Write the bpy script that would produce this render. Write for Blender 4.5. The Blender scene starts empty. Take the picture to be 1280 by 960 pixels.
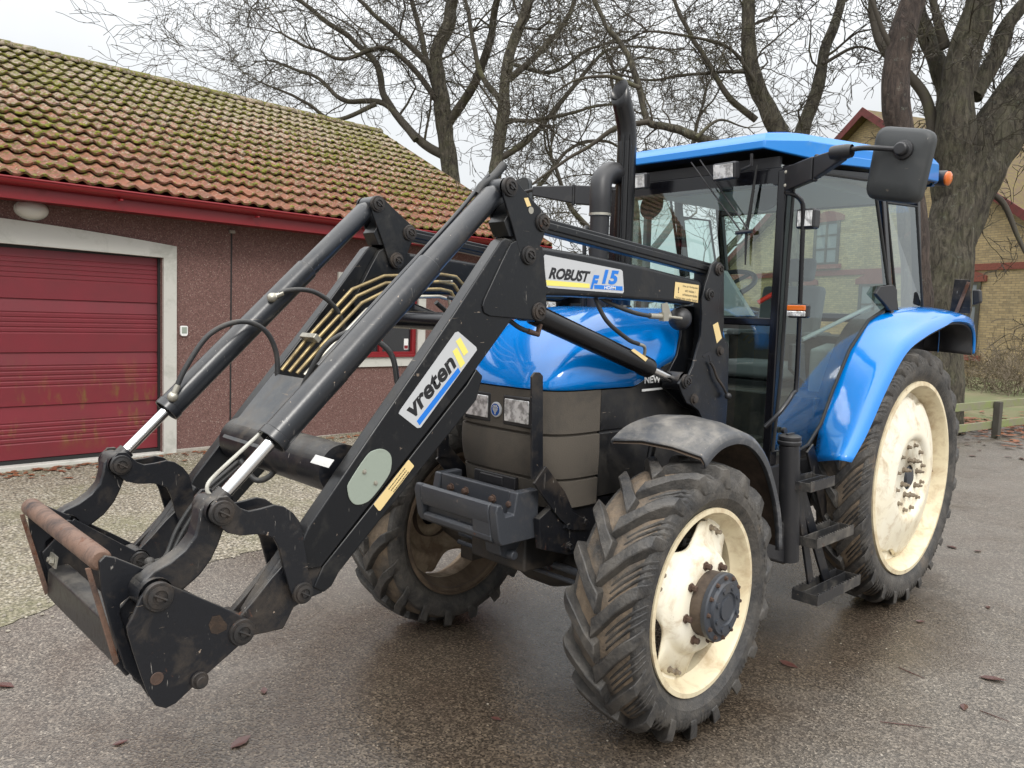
import bpy, bmesh, math, random
from mathutils import Vector, Matrix, noise
R = math.radians
random.seed(7)
sc = bpy.context.scene
C = sc.collection

# ------------------------------------------------------------------ camera (solved from the photograph, world = tractor frame, metres)
CAM = Vector((2.91044, 2.76440, 1.83602)); YAW, PITCH, ROLL, F = -2.33359713, 0.0959086854, 0.0265795571, 1004.76694
def cam_axes():
    cy, sy, cp, sp = math.cos(YAW), math.sin(YAW), math.cos(PITCH), math.sin(PITCH)
    f = Vector((cy*cp, sy*cp, -sp)); r = f.cross(Vector((0, 0, 1))).normalized(); u = r.cross(f)
    cr, sr = math.cos(ROLL), math.sin(ROLL)
    return r*cr+u*sr, -r*sr+u*cr, f
CR, CU, CF = cam_axes()
def ray(px, py): return CF+CR*(px-640)/F-CU*(py-480)/F
def P(px, py, ax, v):
    """measured point of the photograph on the real plane ax = v"""
    d = ray(px, py); k = 'xyz'.index(ax); return CAM+d*((v-CAM[k])/d[k])
def PP(px, py, n, p0):
    d = ray(px, py); n = Vector(n); return CAM+d*((Vector(p0)-CAM).dot(n)/d.dot(n))
def XZ(pts, y): return [(q.x, q.z) for q in (P(a, b, 'y', y) for a, b in pts)]
def crop(pts, s, ox, oy): return [(ox+a/s, oy+b/s) for a, b in pts]

cd = bpy.data.cameras.new('camera'); cam = bpy.data.objects.new('camera', cd); C.objects.link(cam)
m = Matrix((CR, CU, -CF)).transposed().to_4x4(); m.translation = CAM; cam.matrix_world = m
cd.sensor_width = 36; cd.lens = F/1280*36; cd.clip_start = .05; cd.clip_end = 2000
sc.camera = cam

# ------------------------------------------------------------------ materials
def new_mat(name):
    m = bpy.data.materials.new(name); m.use_nodes = True; nt = m.node_tree
    return m, nt, nt.nodes['Principled BSDF']
def N(nt, t, **k):
    n = nt.nodes.new(t)
    for a, b in k.items():
        if a.startswith('i_'): n.inputs[a[2:].replace('_', ' ')].default_value = b
        else: setattr(n, a, b)
    return n
def coords(nt, scale=None):
    t = N(nt, 'ShaderNodeTexCoord').outputs['Object']
    if scale:
        mp = N(nt, 'ShaderNodeMapping'); mp.inputs['Scale'].default_value = scale
        nt.links.new(t, mp.inputs['Vector']); t = mp.outputs[0]
    return t
def noise_(nt, vec, scale, detail=6, rough=.6, dist=0):
    n = N(nt, 'ShaderNodeTexNoise'); n.inputs['Scale'].default_value = scale; n.inputs['Detail'].default_value = detail
    n.inputs['Roughness'].default_value = rough; n.inputs['Distortion'].default_value = dist
    nt.links.new(vec, n.inputs['Vector']); return n.outputs['Fac']
def ramp(nt, fac, stops, interp='LINEAR'):
    r = N(nt, 'ShaderNodeValToRGB'); r.color_ramp.interpolation = interp
    e = r.color_ramp.elements
    while len(e) < len(stops): e.new(.5)
    for k, (p, c) in enumerate(stops):
        e[k].position = p; e[k].color = (c, c, c, 1) if isinstance(c, (int, float)) else (*c[:3], 1)
    nt.links.new(fac, r.inputs[0]); return r.outputs[0]
def mix(nt, fac, a, b, mode='MIX'):
    n = N(nt, 'ShaderNodeMix', data_type='RGBA', blend_type=mode)
    for s, v in ((n.inputs[0], fac), (n.inputs[6], a), (n.inputs[7], b)):
        if isinstance(v, (int, float)): s.default_value = v
        elif isinstance(v, tuple): s.default_value = (*v[:3], 1)
        else: nt.links.new(v, s)
    return n.outputs[2]
def bump(nt, h, strength=.3, dist=.01, prev=None):
    b = N(nt, 'ShaderNodeBump'); b.inputs['Strength'].default_value = strength; b.inputs['Distance'].default_value = dist
    nt.links.new(h, b.inputs['Height'])
    if prev: nt.links.new(prev, b.inputs['Normal'])
    return b.outputs[0]
def mathn(nt, op, a, b=None):
    n = N(nt, 'ShaderNodeMath', operation=op)
    for s, v in ((n.inputs[0], a), (n.inputs[1], b)):
        if v is None: continue
        if isinstance(v, (int, float)): s.default_value = v
        else: nt.links.new(v, s)
    return n.outputs[0]

def surf(name, col, rough=.5, metal=0, dirt=None, damt=.5, dscale=6, rust=0, scratch=0, bmp=.05, bscale=60, coat=0, col2=None, spec=.5, updirt=0):
    """painted / plastic / metal surface with grime, chips and fine relief"""
    m, nt, b = new_mat(name); v = coords(nt)
    c = col
    if col2:
        c = mix(nt, ramp(nt, noise_(nt, v, 3, 5), [(.35, 0), (.65, 1)]), col, col2)
    rg = N(nt, 'ShaderNodeValue').outputs[0]; rg.default_value = rough
    if dirt:
        lo = .72-.5*damt
        f = ramp(nt, noise_(nt, v, dscale, 9, .68, .4), [(lo, 0), (min(1, lo+.28), 1)])
        c = mix(nt, f, c, dirt)
        rg = mathn(nt, 'ADD', mathn(nt, 'MULTIPLY', f, .35), rg)
    if updirt:
        g = N(nt, 'ShaderNodeNewGeometry'); sx = N(nt, 'ShaderNodeSeparateXYZ'); nt.links.new(g.outputs['True Normal'], sx.inputs[0])
        f2 = ramp(nt, noise_(nt, v, 9, 8, .7), [(.35, 0), (.7, 1)])
        f2 = mathn(nt, 'MULTIPLY', mathn(nt, 'MULTIPLY', f2, ramp(nt, sx.outputs[2], [(.3, 0), (.9, 1)])), updirt)
        c = mix(nt, f2, c, (.30, .27, .22))
        rg = mathn(nt, 'ADD', mathn(nt, 'MULTIPLY', f2, .25), rg)
    if scratch:
        w = coords(nt, (30, 30, 4)); s1 = ramp(nt, noise_(nt, w, 3, 2, .5, 1.2), [(.755-.02*scratch, 0), (.77, 1)])
        c = mix(nt, mathn(nt, 'MULTIPLY', s1, .7), c, (.30, .28, .25))
        s3 = ramp(nt, noise_(nt, v, 7, 12, .82, .6), [(.60, 0), (.70, .5*min(1, scratch))])
        c = mix(nt, s3, c, (.085, .080, .072))
        s4 = ramp(nt, noise_(nt, coords(nt, (5, 5, 60)), 2.2, 3, .5, .8), [(.735, 0), (.75, .8)]); c = mix(nt, s4, c, (.20, .165, .13))
        w2 = noise_(nt, v, 38, 3, .6); s2 = ramp(nt, w2, [(.72, 0), (.74, 1)])
        c = mix(nt, mathn(nt, 'MULTIPLY', s2, .6*scratch), c, (.28, .22, .17))
    if rust:
        f = ramp(nt, noise_(nt, v, 11, 9, .72, .3), [(.74-.45*rust, 0), (.78-.4*rust, 1)])
        rc = mix(nt, noise_(nt, v, 45, 4), (.15, .06, .03), (.07, .033, .022))
        c = mix(nt, f, c, rc); rg = mathn(nt, 'ADD', mathn(nt, 'MULTIPLY', f, .4), rg)
    if isinstance(c, tuple): b.inputs['Base Color'].default_value = (*c, 1)
    else: nt.links.new(c, b.inputs['Base Color'])
    nt.links.new(rg, b.inputs['Roughness']); b.inputs['Metallic'].default_value = metal
    b.inputs['Specular IOR Level'].default_value = spec
    if coat: b.inputs['Coat Weight'].default_value = coat; b.inputs['Coat Roughness'].default_value = .04
    if bmp: nt.links.new(bump(nt, noise_(nt, v, bscale, 4), bmp, .004), b.inputs['Normal'])
    return m

M = {}
M['loader'] = surf('loader_black_paint', (.006, .007, .009), .30, dirt=(.038, .035, .030), damt=.36, scratch=1, rust=.05, bmp=.10, updirt=.12, spec=.42)
M['loader_dull'] = surf('worn_black_steel', (.007, .008, .011), .36, dirt=(.065, .050, .036), damt=.45, scratch=1.6, rust=.22, bmp=.2, updirt=.3)
M['cyl'] = surf('cylinder_grey_black_paint', (.014, .016, .020), .28, dirt=(.065, .058, .050), damt=.3, scratch=1.8, rust=.05, bmp=.08, updirt=.2, spec=.6)
M['rusty'] = surf('rusty_bar', (.155, .092, .064), .6, dirt=(.018, .018, .021), damt=.52, dscale=12, rust=.40, bmp=.35, bscale=150)
M['pin'] = surf('pin_steel', (.025, .024, .024), .45, metal=.2, dirt=(.075, .055, .04), damt=.5, rust=.22, bmp=.3)
M['boltrust'] = surf('rusted_bolt', (.075, .050, .040), .6, metal=.3, dirt=(.13, .075, .05), damt=.7, rust=.2, bmp=.3)
M['wheelnut'] = surf('dull_wheel_nut', (.30, .25, .19), .5, metal=.4, dirt=(.07, .05, .035), damt=.6, rust=.12, bmp=.2)
M['blue'] = surf('tractor_blue_paint', (.000, .185, .60), .13, dirt=(.05, .18, .34), damt=.12, dscale=4, bmp=.0, coat=.7)
M['blue_roof'] = surf('roof_blue_plastic', (.01, .19, .56), .3, dirt=(.07, .22, .40), damt=.25, bmp=.03, updirt=.15)
M['black_plastic'] = surf('black_plastic', (.018, .018, .02), .42, dirt=(.06, .055, .05), damt=.3, bmp=.15, bscale=250, updirt=.1)
M['black_gloss'] = surf('black_gloss_frame', (.006, .006, .008), .2, dirt=(.05, .05, .045), damt=.2, bmp=.02)
M['stack'] = surf('exhaust_black_enamel', (.005, .005, .006), .25, dirt=(.05, .045, .04), damt=.2, bmp=.03)
M['fender_plastic'] = surf('scuffed_black_fender', (.045, .048, .054), .42, dirt=(.22, .21, .20), damt=.42, dscale=9, scratch=1.2, bmp=.15, updirt=.5)
M['fender_under'] = surf('muddy_fender_inside', (.05, .035, .025), .8, dirt=(.12, .085, .06), damt=.7, bmp=.5)
M['grille'] = surf('dusty_brown_grille', (.030, .027, .024), .6, dirt=(.082, .070, .056), damt=.95, dscale=4, bmp=.35, bscale=160)
M['side_black'] = surf('dusty_black_side_panel', (.009, .009, .010), .4, dirt=(.045, .04, .033), damt=.55, dscale=5, scratch=.6, bmp=.12)
M['carrier_grey'] = surf('cast_grey_paint', (.042, .046, .054), .42, dirt=(.10, .09, .08), damt=.35, rust=.16, scratch=.8, bmp=.25)
M['under'] = surf('oily_underside', (.018, .017, .017), .55, dirt=(.07, .055, .04), damt=.6, bmp=.4)
M['cream'] = surf('cream_rim_paint', (.84, .80, .68), .42, dirt=(.42, .30, .17), damt=.46, dscale=9, rust=.20, bmp=.12, col2=(.78, .71, .54))
M['cream_dirty'] = surf('muddy_cream_rim', (.40, .32, .22), .6, dirt=(.16, .11, .07), damt=.75, dscale=6, rust=.2, bmp=.3)
M['chrome'] = surf('chromed_rod', (.78, .78, .78), .12, metal=1, bmp=0)
M['zinc'] = surf('zinc_fitting', (.42, .40, .34), .38, metal=.7, dirt=(.2, .17, .12), damt=.4, bmp=.1)
M['brass'] = surf('yellow_zinc_pipe', (.34, .26, .13), .38, metal=.65, dirt=(.13, .10, .06), damt=.5, bmp=.1)
M['hose'] = surf('rubber_hose', (.022, .023, .024), .5, dirt=(.08, .07, .06), damt=.4, bmp=.3, bscale=200, updirt=.2)
M['cover'] = surf('thin_sheet_guard', (.060, .067, .075), .38, dirt=(.14, .12, .10), damt=.4, scratch=1, rust=.08, bmp=.08, updirt=.4)
M['plate_green'] = surf('grey_green_cover_plate', (.27, .31, .26), .5, dirt=(.18, .19, .15), damt=.4, bmp=.15)
M['sticker'] = surf('silver_sticker', (.48, .49, .50), .32, dirt=(.36, .36, .35), damt=.2, bmp=0)
M['sticker_yellow'] = surf('yellow_warning_sticker', (.72, .55, .26), .45, dirt=(.5, .36, .18), damt=.3, bmp=0)
M['ink'] = surf('ink_black', (.012, .012, .014), .4, bmp=0)
M['ink_blue'] = surf('ink_blue', (.01, .17, .62), .4, bmp=0)
M['ink_yellow'] = surf('ink_yellow', (.80, .70, .16), .4, bmp=0)
M['white'] = surf('white_label', (.75, .75, .73), .5, dirt=(.45, .43, .4), damt=.2, bmp=0)
M['badge_blue'] = surf('badge_blue', (.01, .08, .33), .2, bmp=0)
M['orange_lens'] = surf('orange_lens', (.60, .13, .012), .18, bmp=0, coat=.5)
M['seat'] = surf('grey_seat_cloth', (.12, .125, .13), .85, bmp=.4, bscale=300)
M['rim_yellow'] = surf('yellowed_rim_barrel', (.70, .61, .42), .42, dirt=(.42, .30, .17), damt=.5, dscale=9, rust=.18, bmp=.1)
M['grey_trim'] = surf('grey_interior_trim', (.26, .28, .28), .6, bmp=.1)
M['mirror_back'] = surf('mirror_back_plastic', (.030, .033, .034), .5, dirt=(.07, .07, .068), damt=.3, scratch=.5, bmp=.25, bscale=300)
M['red_plastic'] = surf('red_lever', (.55, .03, .015), .35, bmp=0)

def mat_lens():
    m, nt, b = new_mat('headlight_glass'); v = coords(nt)
    w = N(nt, 'ShaderNodeTexWave'); w.inputs['Scale'].default_value = 38; w.bands_direction = 'Y'; w.inputs['Distortion'].default_value = 1.5
    nt.links.new(v, w.inputs['Vector'])
    n = noise_(nt, v, 30, 3)
    nt.links.new(mix(nt, ramp(nt, n, [(.40, 0), (.56, 1)]), (.42, .42, .41), (.95, .95, .93)), b.inputs['Base Color'])
    b.inputs['Metallic'].default_value = .35; b.inputs['Roughness'].default_value = .2
    b.inputs['Coat Weight'].default_value = 1; b.inputs['Coat Roughness'].default_value = .03
    nt.links.new(bump(nt, w.outputs['Fac'], .6, .004), b.inputs['Normal']); return m
M['lens'] = mat_lens()

def mat_glass(name, tint, refl=1.0):
    m = bpy.data.materials.new(name); m.use_nodes = True; nt = m.node_tree; nt.nodes.clear()
    o = N(nt, 'ShaderNodeOutputMaterial'); mx = N(nt, 'ShaderNodeMixShader'); t = N(nt, 'ShaderNodeBsdfTransparent'); g = N(nt, 'ShaderNodeBsdfGlossy')
    t.inputs[0].default_value = (*tint, 1); g.inputs['Roughness'].default_value = .015; g.inputs[0].default_value = (.92, .97, .97, 1)
    lw = N(nt, 'ShaderNodeLayerWeight'); lw.inputs[0].default_value = .5
    f = mathn(nt, 'ADD', mathn(nt, 'MULTIPLY', mathn(nt, 'POWER', lw.outputs['Facing'], 4.2), .8*refl), .085*refl)
    nt.links.new(f, mx.inputs[0]); nt.links.new(t.outputs[0], mx.inputs[1]); nt.links.new(g.outputs[0], mx.inputs[2]); nt.links.new(mx.outputs[0], o.inputs[0])
    return m
M['glass'] = mat_glass('tinted_cab_glass', (.80, .92, .89), 1.6)
M['house_glass'] = surf('dark_window_glass', (.02, .022, .025), .06, bmp=.02, bscale=3, spec=.8)

def mat_tyre(name, mud):
    m, nt, b = new_mat(name); v = coords(nt)
    base = mix(nt, noise_(nt, v, 6, 6), (.020, .020, .021), (.050, .048, .046))
    grey = ramp(nt, noise_(nt, v, 9, 9, .75, .5), [(.40, 0), (.68, 1)])
    c = mix(nt, mathn(nt, 'MULTIPLY', grey, .6), base, (.15, .135, .115))
    f = ramp(nt, noise_(nt, v, 5, 8, .7, .3), [(.66-.5*mud, 0), (.85-.4*mud, 1)])
    mc = mix(nt, noise_(nt, v, 30, 5), (.27, .205, .14), (.13, .095, .065))
    c = mix(nt, f, c, mc)
    nt.links.new(c, b.inputs['Base Color']); b.inputs['Specular IOR Level'].default_value = .4
    nt.links.new(mathn(nt, 'ADD', mathn(nt, 'MULTIPLY', f, .3), .5), b.inputs['Roughness'])
    h = mathn(nt, 'ADD', noise_(nt, v, 90, 6), mathn(nt, 'MULTIPLY', noise_(nt, v, 14, 6), 1.6))
    nt.links.new(bump(nt, h, .5, .008), b.inputs['Normal']); return m
M['lug'] = mat_tyre('tyre_lug_rubber', .05); M['carcass'] = mat_tyre('tyre_tread_with_mud', .62); M['sidewall'] = mat_tyre('tyre_sidewall_rubber', .12)

def mat_asphalt():
    m, nt, b = new_mat('wet_asphalt'); v = coords(nt)
    vo = N(nt, 'ShaderNodeTexVoronoi'); vo.inputs['Scale'].default_value = 115; nt.links.new(v, vo.inputs['Vector'])
    grain = ramp(nt, vo.outputs['Color'], [(.0, (.024, .021, .018)), (.42, (.078, .068, .057)), (.70, (.165, .143, .118)), (.90, (.27, .235, .19)), (1, (.50, .45, .38))])
    vo2 = N(nt, 'ShaderNodeTexVoronoi'); vo2.inputs['Scale'].default_value = 60; nt.links.new(v, vo2.inputs['Vector'])
    stone = ramp(nt, vo2.outputs['Color'], [(.0, 0), (.9, 0), (.93, .6)])
    c = mix(nt, stone, grain, (.23, .20, .17))
    big = noise_(nt, v, .55, 6, .6, .3)
    c = mix(nt, ramp(nt, big, [(.3, 0), (.7, .6)]), c, mix(nt, .55, c, (.19, .175, .155)))
    tint = noise_(nt, v, 2.3, 5); c = mix(nt, ramp(nt, tint, [(.42, 0), (.75, .4)]), c, (.085, .062, .048))
    # wetness: patches where water sits; wetter round the standing tractor
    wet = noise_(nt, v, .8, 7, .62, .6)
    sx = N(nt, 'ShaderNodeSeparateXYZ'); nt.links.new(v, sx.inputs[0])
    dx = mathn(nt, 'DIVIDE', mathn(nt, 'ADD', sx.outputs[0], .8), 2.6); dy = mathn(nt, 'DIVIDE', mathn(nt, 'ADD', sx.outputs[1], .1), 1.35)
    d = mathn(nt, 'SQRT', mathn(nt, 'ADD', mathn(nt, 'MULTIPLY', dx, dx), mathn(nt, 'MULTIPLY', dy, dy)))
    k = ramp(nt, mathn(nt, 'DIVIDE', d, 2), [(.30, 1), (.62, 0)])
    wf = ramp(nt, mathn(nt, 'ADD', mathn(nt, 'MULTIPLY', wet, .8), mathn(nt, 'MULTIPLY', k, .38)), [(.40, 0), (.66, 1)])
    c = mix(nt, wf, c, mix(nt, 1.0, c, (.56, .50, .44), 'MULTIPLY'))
    nt.links.new(c, b.inputs['Base Color'])
    nt.links.new(mathn(nt, 'SUBTRACT', .46, mathn(nt, 'MULTIPLY', wf, .30)), b.inputs['Roughness'])
    h = mathn(nt, 'ADD', vo.outputs['Distance'], mathn(nt, 'MULTIPLY', noise_(nt, v, 70, 3), .8))
    n1 = bump(nt, h, .34, .004); nt.links.new(bump(nt, noise_(nt, v, 5, 4), .15, .02, n1), b.inputs['Normal']); return m
def mat_gravel():
    m, nt, b = new_mat('pea_gravel'); v = coords(nt)
    vo = N(nt, 'ShaderNodeTexVoronoi'); vo.inputs['Scale'].default_value = 45; nt.links.new(v, vo.inputs['Vector'])
    c = ramp(nt, vo.outputs['Color'], [(0, (.15, .125, .085)), (.35, (.30, .26, .19)), (.7, (.42, .37, .29)), (1, (.60, .56, .47))])
    c = mix(nt, ramp(nt, vo.outputs['Distance'], [(.3, 0), (.75, .8)]), c, (.05, .042, .03))
    g = ramp(nt, noise_(nt, v, 1.1, 7, .65), [(.44, 0), (.68, .75)])
    c = mix(nt, g, c, mix(nt, noise_(nt, v, 40, 3), (.12, .13, .045), (.19, .17, .11)))
    nt.links.new(c, b.inputs['Base Color']); b.inputs['Roughness'].default_value = .75
    nt.links.new(bump(nt, mathn(nt, 'SUBTRACT', 1, vo.outputs['Distance']), 1, .02), b.inputs['Normal']); return m
def mat_wall():
    m, nt, b = new_mat('red_brown_pebble_dash'); v = coords(nt)
    vo = N(nt, 'ShaderNodeTexVoronoi'); vo.inputs['Scale'].default_value = 105; nt.links.new(v, vo.inputs['Vector'])
    c = ramp(nt, vo.outputs['Color'], [(0, (.085, .042, .036)), (.5, (.155, .080, .068)), (.82, (.215, .12, .105)), (.97, (.36, .28, .24))])
    c = mix(nt, ramp(nt, noise_(nt, v, 1.2, 6), [(.4, 0), (.75, .3)]), c, (.12, .065, .055))
    nt.links.new(c, b.inputs['Base Color']); b.inputs['Roughness'].default_value = .8
    nt.links.new(bump(nt, vo.outputs['Distance'], .7, .008), b.inputs['Normal']); return m
def mat_tile():
    m, nt, b = new_mat('mossy_clay_tile'); v = coords(nt)
    c = mix(nt, ramp(nt, noise_(nt, v, 4, 6), [(.35, 0), (.65, 1)]), (.21, .070, .032), (.12, .046, .025))
    c = mix(nt, ramp(nt, noise_(nt, v, 13, 5, .7), [(.5, 0), (.72, .8)]), c, (.21, .088, .045))
    # pale lichen, more towards the ridge
    sx = N(nt, 'ShaderNodeSeparateXYZ'); nt.links.new(v, sx.inputs[0])
    hgt = mathn(nt, 'DIVIDE', mathn(nt, 'SUBTRACT', sx.outputs[2], 2.9), 2.4)
    lich = ramp(nt, mathn(nt, 'ADD', noise_(nt, v, 26, 6, .7), mathn(nt, 'MULTIPLY', hgt, .20)), [(.59, 0), (.66, 1)])
    c = mix(nt, mathn(nt, 'MULTIPLY', lich, .7), c, (.33, .31, .23))
    uu = mathn(nt, 'FRACT', mathn(nt, 'DIVIDE', mathn(nt, 'ADD', mathn(nt, 'ADD', mathn(nt, 'MULTIPLY', sx.outputs[1], -.891), mathn(nt, 'MULTIPLY', sx.outputs[2], .454)), -.865), .335))
    lap = ramp(nt, uu, [(0, .05), (.30, 0), (.85, 0), (1, .04)])
    mo = mathn(nt, 'ADD', mathn(nt, 'ADD', noise_(nt, v, 17, 8, .75, .3), lap), mathn(nt, 'ADD', mathn(nt, 'MULTIPLY', noise_(nt, v, .9, 3), .22), mathn(nt, 'MULTIPLY', hgt, .06)))
    mf = ramp(nt, mo, [(.675, 0), (.71, 1)])
    c = mix(nt, mf, c, mix(nt, noise_(nt, v, 22, 4), (.21, .19, .02), (.06, .065, .010)))
    dk = ramp(nt, noise_(nt, v, 17, 6, .7), [(.60, 0), (.72, .85)]); c = mix(nt, dk, c, (.035, .03, .02))
    nt.links.new(c, b.inputs['Base Color']); b.inputs['Roughness'].default_value = .85
    n1 = bump(nt, mf, .8, .02); nt.links.new(bump(nt, noise_(nt, v, 70, 5), .4, .006, n1), b.inputs['Normal']); return m
def mat_bark(name, a, bcol, moss=.5):
    m, nt, b = new_mat(name); v = coords(nt, (1, 1, .28)); vv = coords(nt)
    vb = N(nt, 'ShaderNodeTexVoronoi'); vb.inputs['Scale'].default_value = 11; nt.links.new(coords(nt, (1, 1, .42)), vb.inputs['Vector'])
    n = mathn(nt, 'ADD', mathn(nt, 'MULTIPLY', noise_(nt, v, 14, 9, .7, 1.0), 1.0), mathn(nt, 'MULTIPLY', vb.outputs['Distance'], -.10))
    c = mix(nt, ramp(nt, n, [(.34, 0), (.58, 1)]), a, bcol)
    c = mix(nt, ramp(nt, noise_(nt, vv, 3.5, 10, .8), [(.70-.4*moss, 0), (.86-.3*moss, .45)]), c, (.12, .125, .055))
    c = mix(nt, ramp(nt, noise_(nt, vv, 11, 8, .75), [(.60, 0), (.66, .55)]), c, (.22, .25, .20))
    nt.links.new(c, b.inputs['Base Color']); b.inputs['Roughness'].default_value = .9
    nt.links.new(bump(nt, n, 1, .12), b.inputs['Normal']); return m
def mat_brick():
    m, nt, b = new_mat('yellow_brick'); v = coords(nt)
    sx = N(nt, 'ShaderNodeSeparateXYZ'); nt.links.new(v, sx.inputs[0]); cb = N(nt, 'ShaderNodeCombineXYZ')
    nt.links.new(sx.outputs[0], cb.inputs[0]); nt.links.new(sx.outputs[2], cb.inputs[1])
    br = N(nt, 'ShaderNodeTexBrick'); br.inputs['Scale'].default_value = 1; br.inputs['Brick Width'].default_value = .24; br.inputs['Row Height'].default_value = .075
    br.inputs['Mortar Size'].default_value = .008; br.inputs['Color1'].default_value = (.44, .33, .17, 1); br.inputs['Color2'].default_value = (.25, .185, .10, 1)
    br.inputs['Mortar'].default_value = (.19, .16, .115, 1); br.inputs['Bias'].default_value = -.1
    nt.links.new(cb.outputs[0], br.inputs['Vector'])
    c = mix(nt, ramp(nt, noise_(nt, v, 1.1, 7, .7), [(.45, 0), (.75, .6)]), br.outputs['Color'], (.17, .145, .095))
    c = mix(nt, ramp(nt, noise_(nt, v, 9, 3), [(.4, 0), (.7, .35)]), c, (.50, .39, .22))
    nt.links.new(c, b.inputs['Base Color']); b.inputs['Roughness'].default_value = .85
    nt.links.new(bump(nt, br.outputs['Fac'], -.5, .01), b.inputs['Normal']); return m
M['asphalt'] = mat_asphalt(); M['gravel'] = mat_gravel(); M['wall'] = mat_wall(); M['tile'] = mat_tile(); M['brick'] = mat_brick()
M['bark'] = mat_bark('grey_green_bark', (.028, .022, .016), (.135, .118, .085), .6)
M['bark_dark'] = mat_bark('dark_red_brown_bark', (.035, .024, .019), (.10, .072, .056), .15)
M['twig'] = surf('twig_bark', (.048, .040, .029), .85, dirt=(.085, .085, .040), damt=.45, dscale=2, bmp=.2)
M['red_paint'] = surf('red_fascia_paint', (.20, .008, .012), .38, dirt=(.14, .02, .02), damt=.3, dscale=3, bmp=.05)
def mat_door():
    m, nt, b = new_mat('red_door_panel'); v = coords(nt)
    c = mix(nt, ramp(nt, noise_(nt, v, 2.5, 5), [(.35, 0), (.7, 1)]), (.175, .018, .027), (.14, .020, .026))
    sx = N(nt, 'ShaderNodeSeparateXYZ'); nt.links.new(v, sx.inputs[0])
    lowz = ramp(nt, mathn(nt, 'DIVIDE', sx.outputs[2], 2.4), [(.05, 0), (.12, 1), (.30, .8), (.5, 0)])
    al = mathn(nt, 'MULTIPLY', ramp(nt, noise_(nt, coords(nt, (1, 1, .35)), 7, 7, .7), [(.52, 0), (.7, .9)]), lowz)
    c = mix(nt, al, c, (.16, .12, .02))
    nt.links.new(c, b.inputs['Base Color']); b.inputs['Roughness'].default_value = .45; return m
M['door'] = mat_door()
M['concrete'] = surf('painted_concrete', (.50, .49, .45), .7, dirt=(.33, .33, .29), damt=.45, dscale=4, bmp=.2)
M['plinth'] = surf('grey_plinth', (.34, .31, .27), .8, dirt=(.22, .2, .17), damt=.5, bmp=.4)
M['rubber_seal'] = surf('black_seal', (.012, .012, .012), .6, bmp=0)
M['lamp_white'] = surf('opal_lamp', (.68, .67, .62), .35, bmp=0)
M['red_brick'] = surf('red_brick_trim', (.22, .065, .045), .8, dirt=(.12, .05, .04), damt=.5, dscale=20, bmp=.5)
M['yellow_tile'] = surf('lichen_yellow_tile', (.085, .050, .028), .85, dirt=(.15, .13, .03), damt=.6, dscale=8, bmp=.6, bscale=12)
M['fence'] = surf('mossy_fence_wood', (.20, .19, .13), .85, dirt=(.19, .24, .07), damt=.65, dscale=4, bmp=.5, bscale=40)
M['post'] = surf('dark_wet_post', (.06, .055, .045), .85, dirt=(.12, .13, .06), damt=.4, bmp=.4)
M['leaf'] = surf('fallen_leaf', (.17, .055, .025), .6, dirt=(.28, .12, .05), damt=.6, dscale=3, bmp=.2)
M['leaf_dark'] = surf('wet_leaf', (.075, .03, .024), .35, dirt=(.05, .02, .015), damt=.5, dscale=9, bmp=.2)
M['pebble'] = surf('pebble', (.34, .31, .25), .7, dirt=(.15, .13, .10), damt=.7, dscale=9, bmp=.2)
M['mud_and_hole_shade'] = surf('mud_with_painted_hole_shade', (.028, .018, .012), .9, dirt=(.07, .045, .03), damt=.5, dscale=30, bmp=.6)  # brown debris, darkened so the flat patch looks like a shaded recess
M['moss'] = surf('roof_moss', (.17, .17, .02), .95, dirt=(.05, .055, .012), damt=.6, dscale=5, bmp=.8, bscale=90)
M['dark_red'] = surf('weathered_red_board', (.13, .018, .016), .6, dirt=(.06, .03, .02), damt=.5, bmp=.2)
M['rim_mud'] = surf('dried_mud_in_rim', (.16, .115, .075), .85, dirt=(.06, .042, .03), damt=.7, bmp=.5)
M['grass'] = surf('rough_winter_grass', (.10, .115, .045), .9, dirt=(.17, .14, .08), damt=.6, dscale=1.2, bmp=.8, bscale=30)
M['hedge'] = surf('shrub_twigs', (.14, .11, .075), .85, dirt=(.10, .10, .05), damt=.4, bmp=0)

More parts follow.
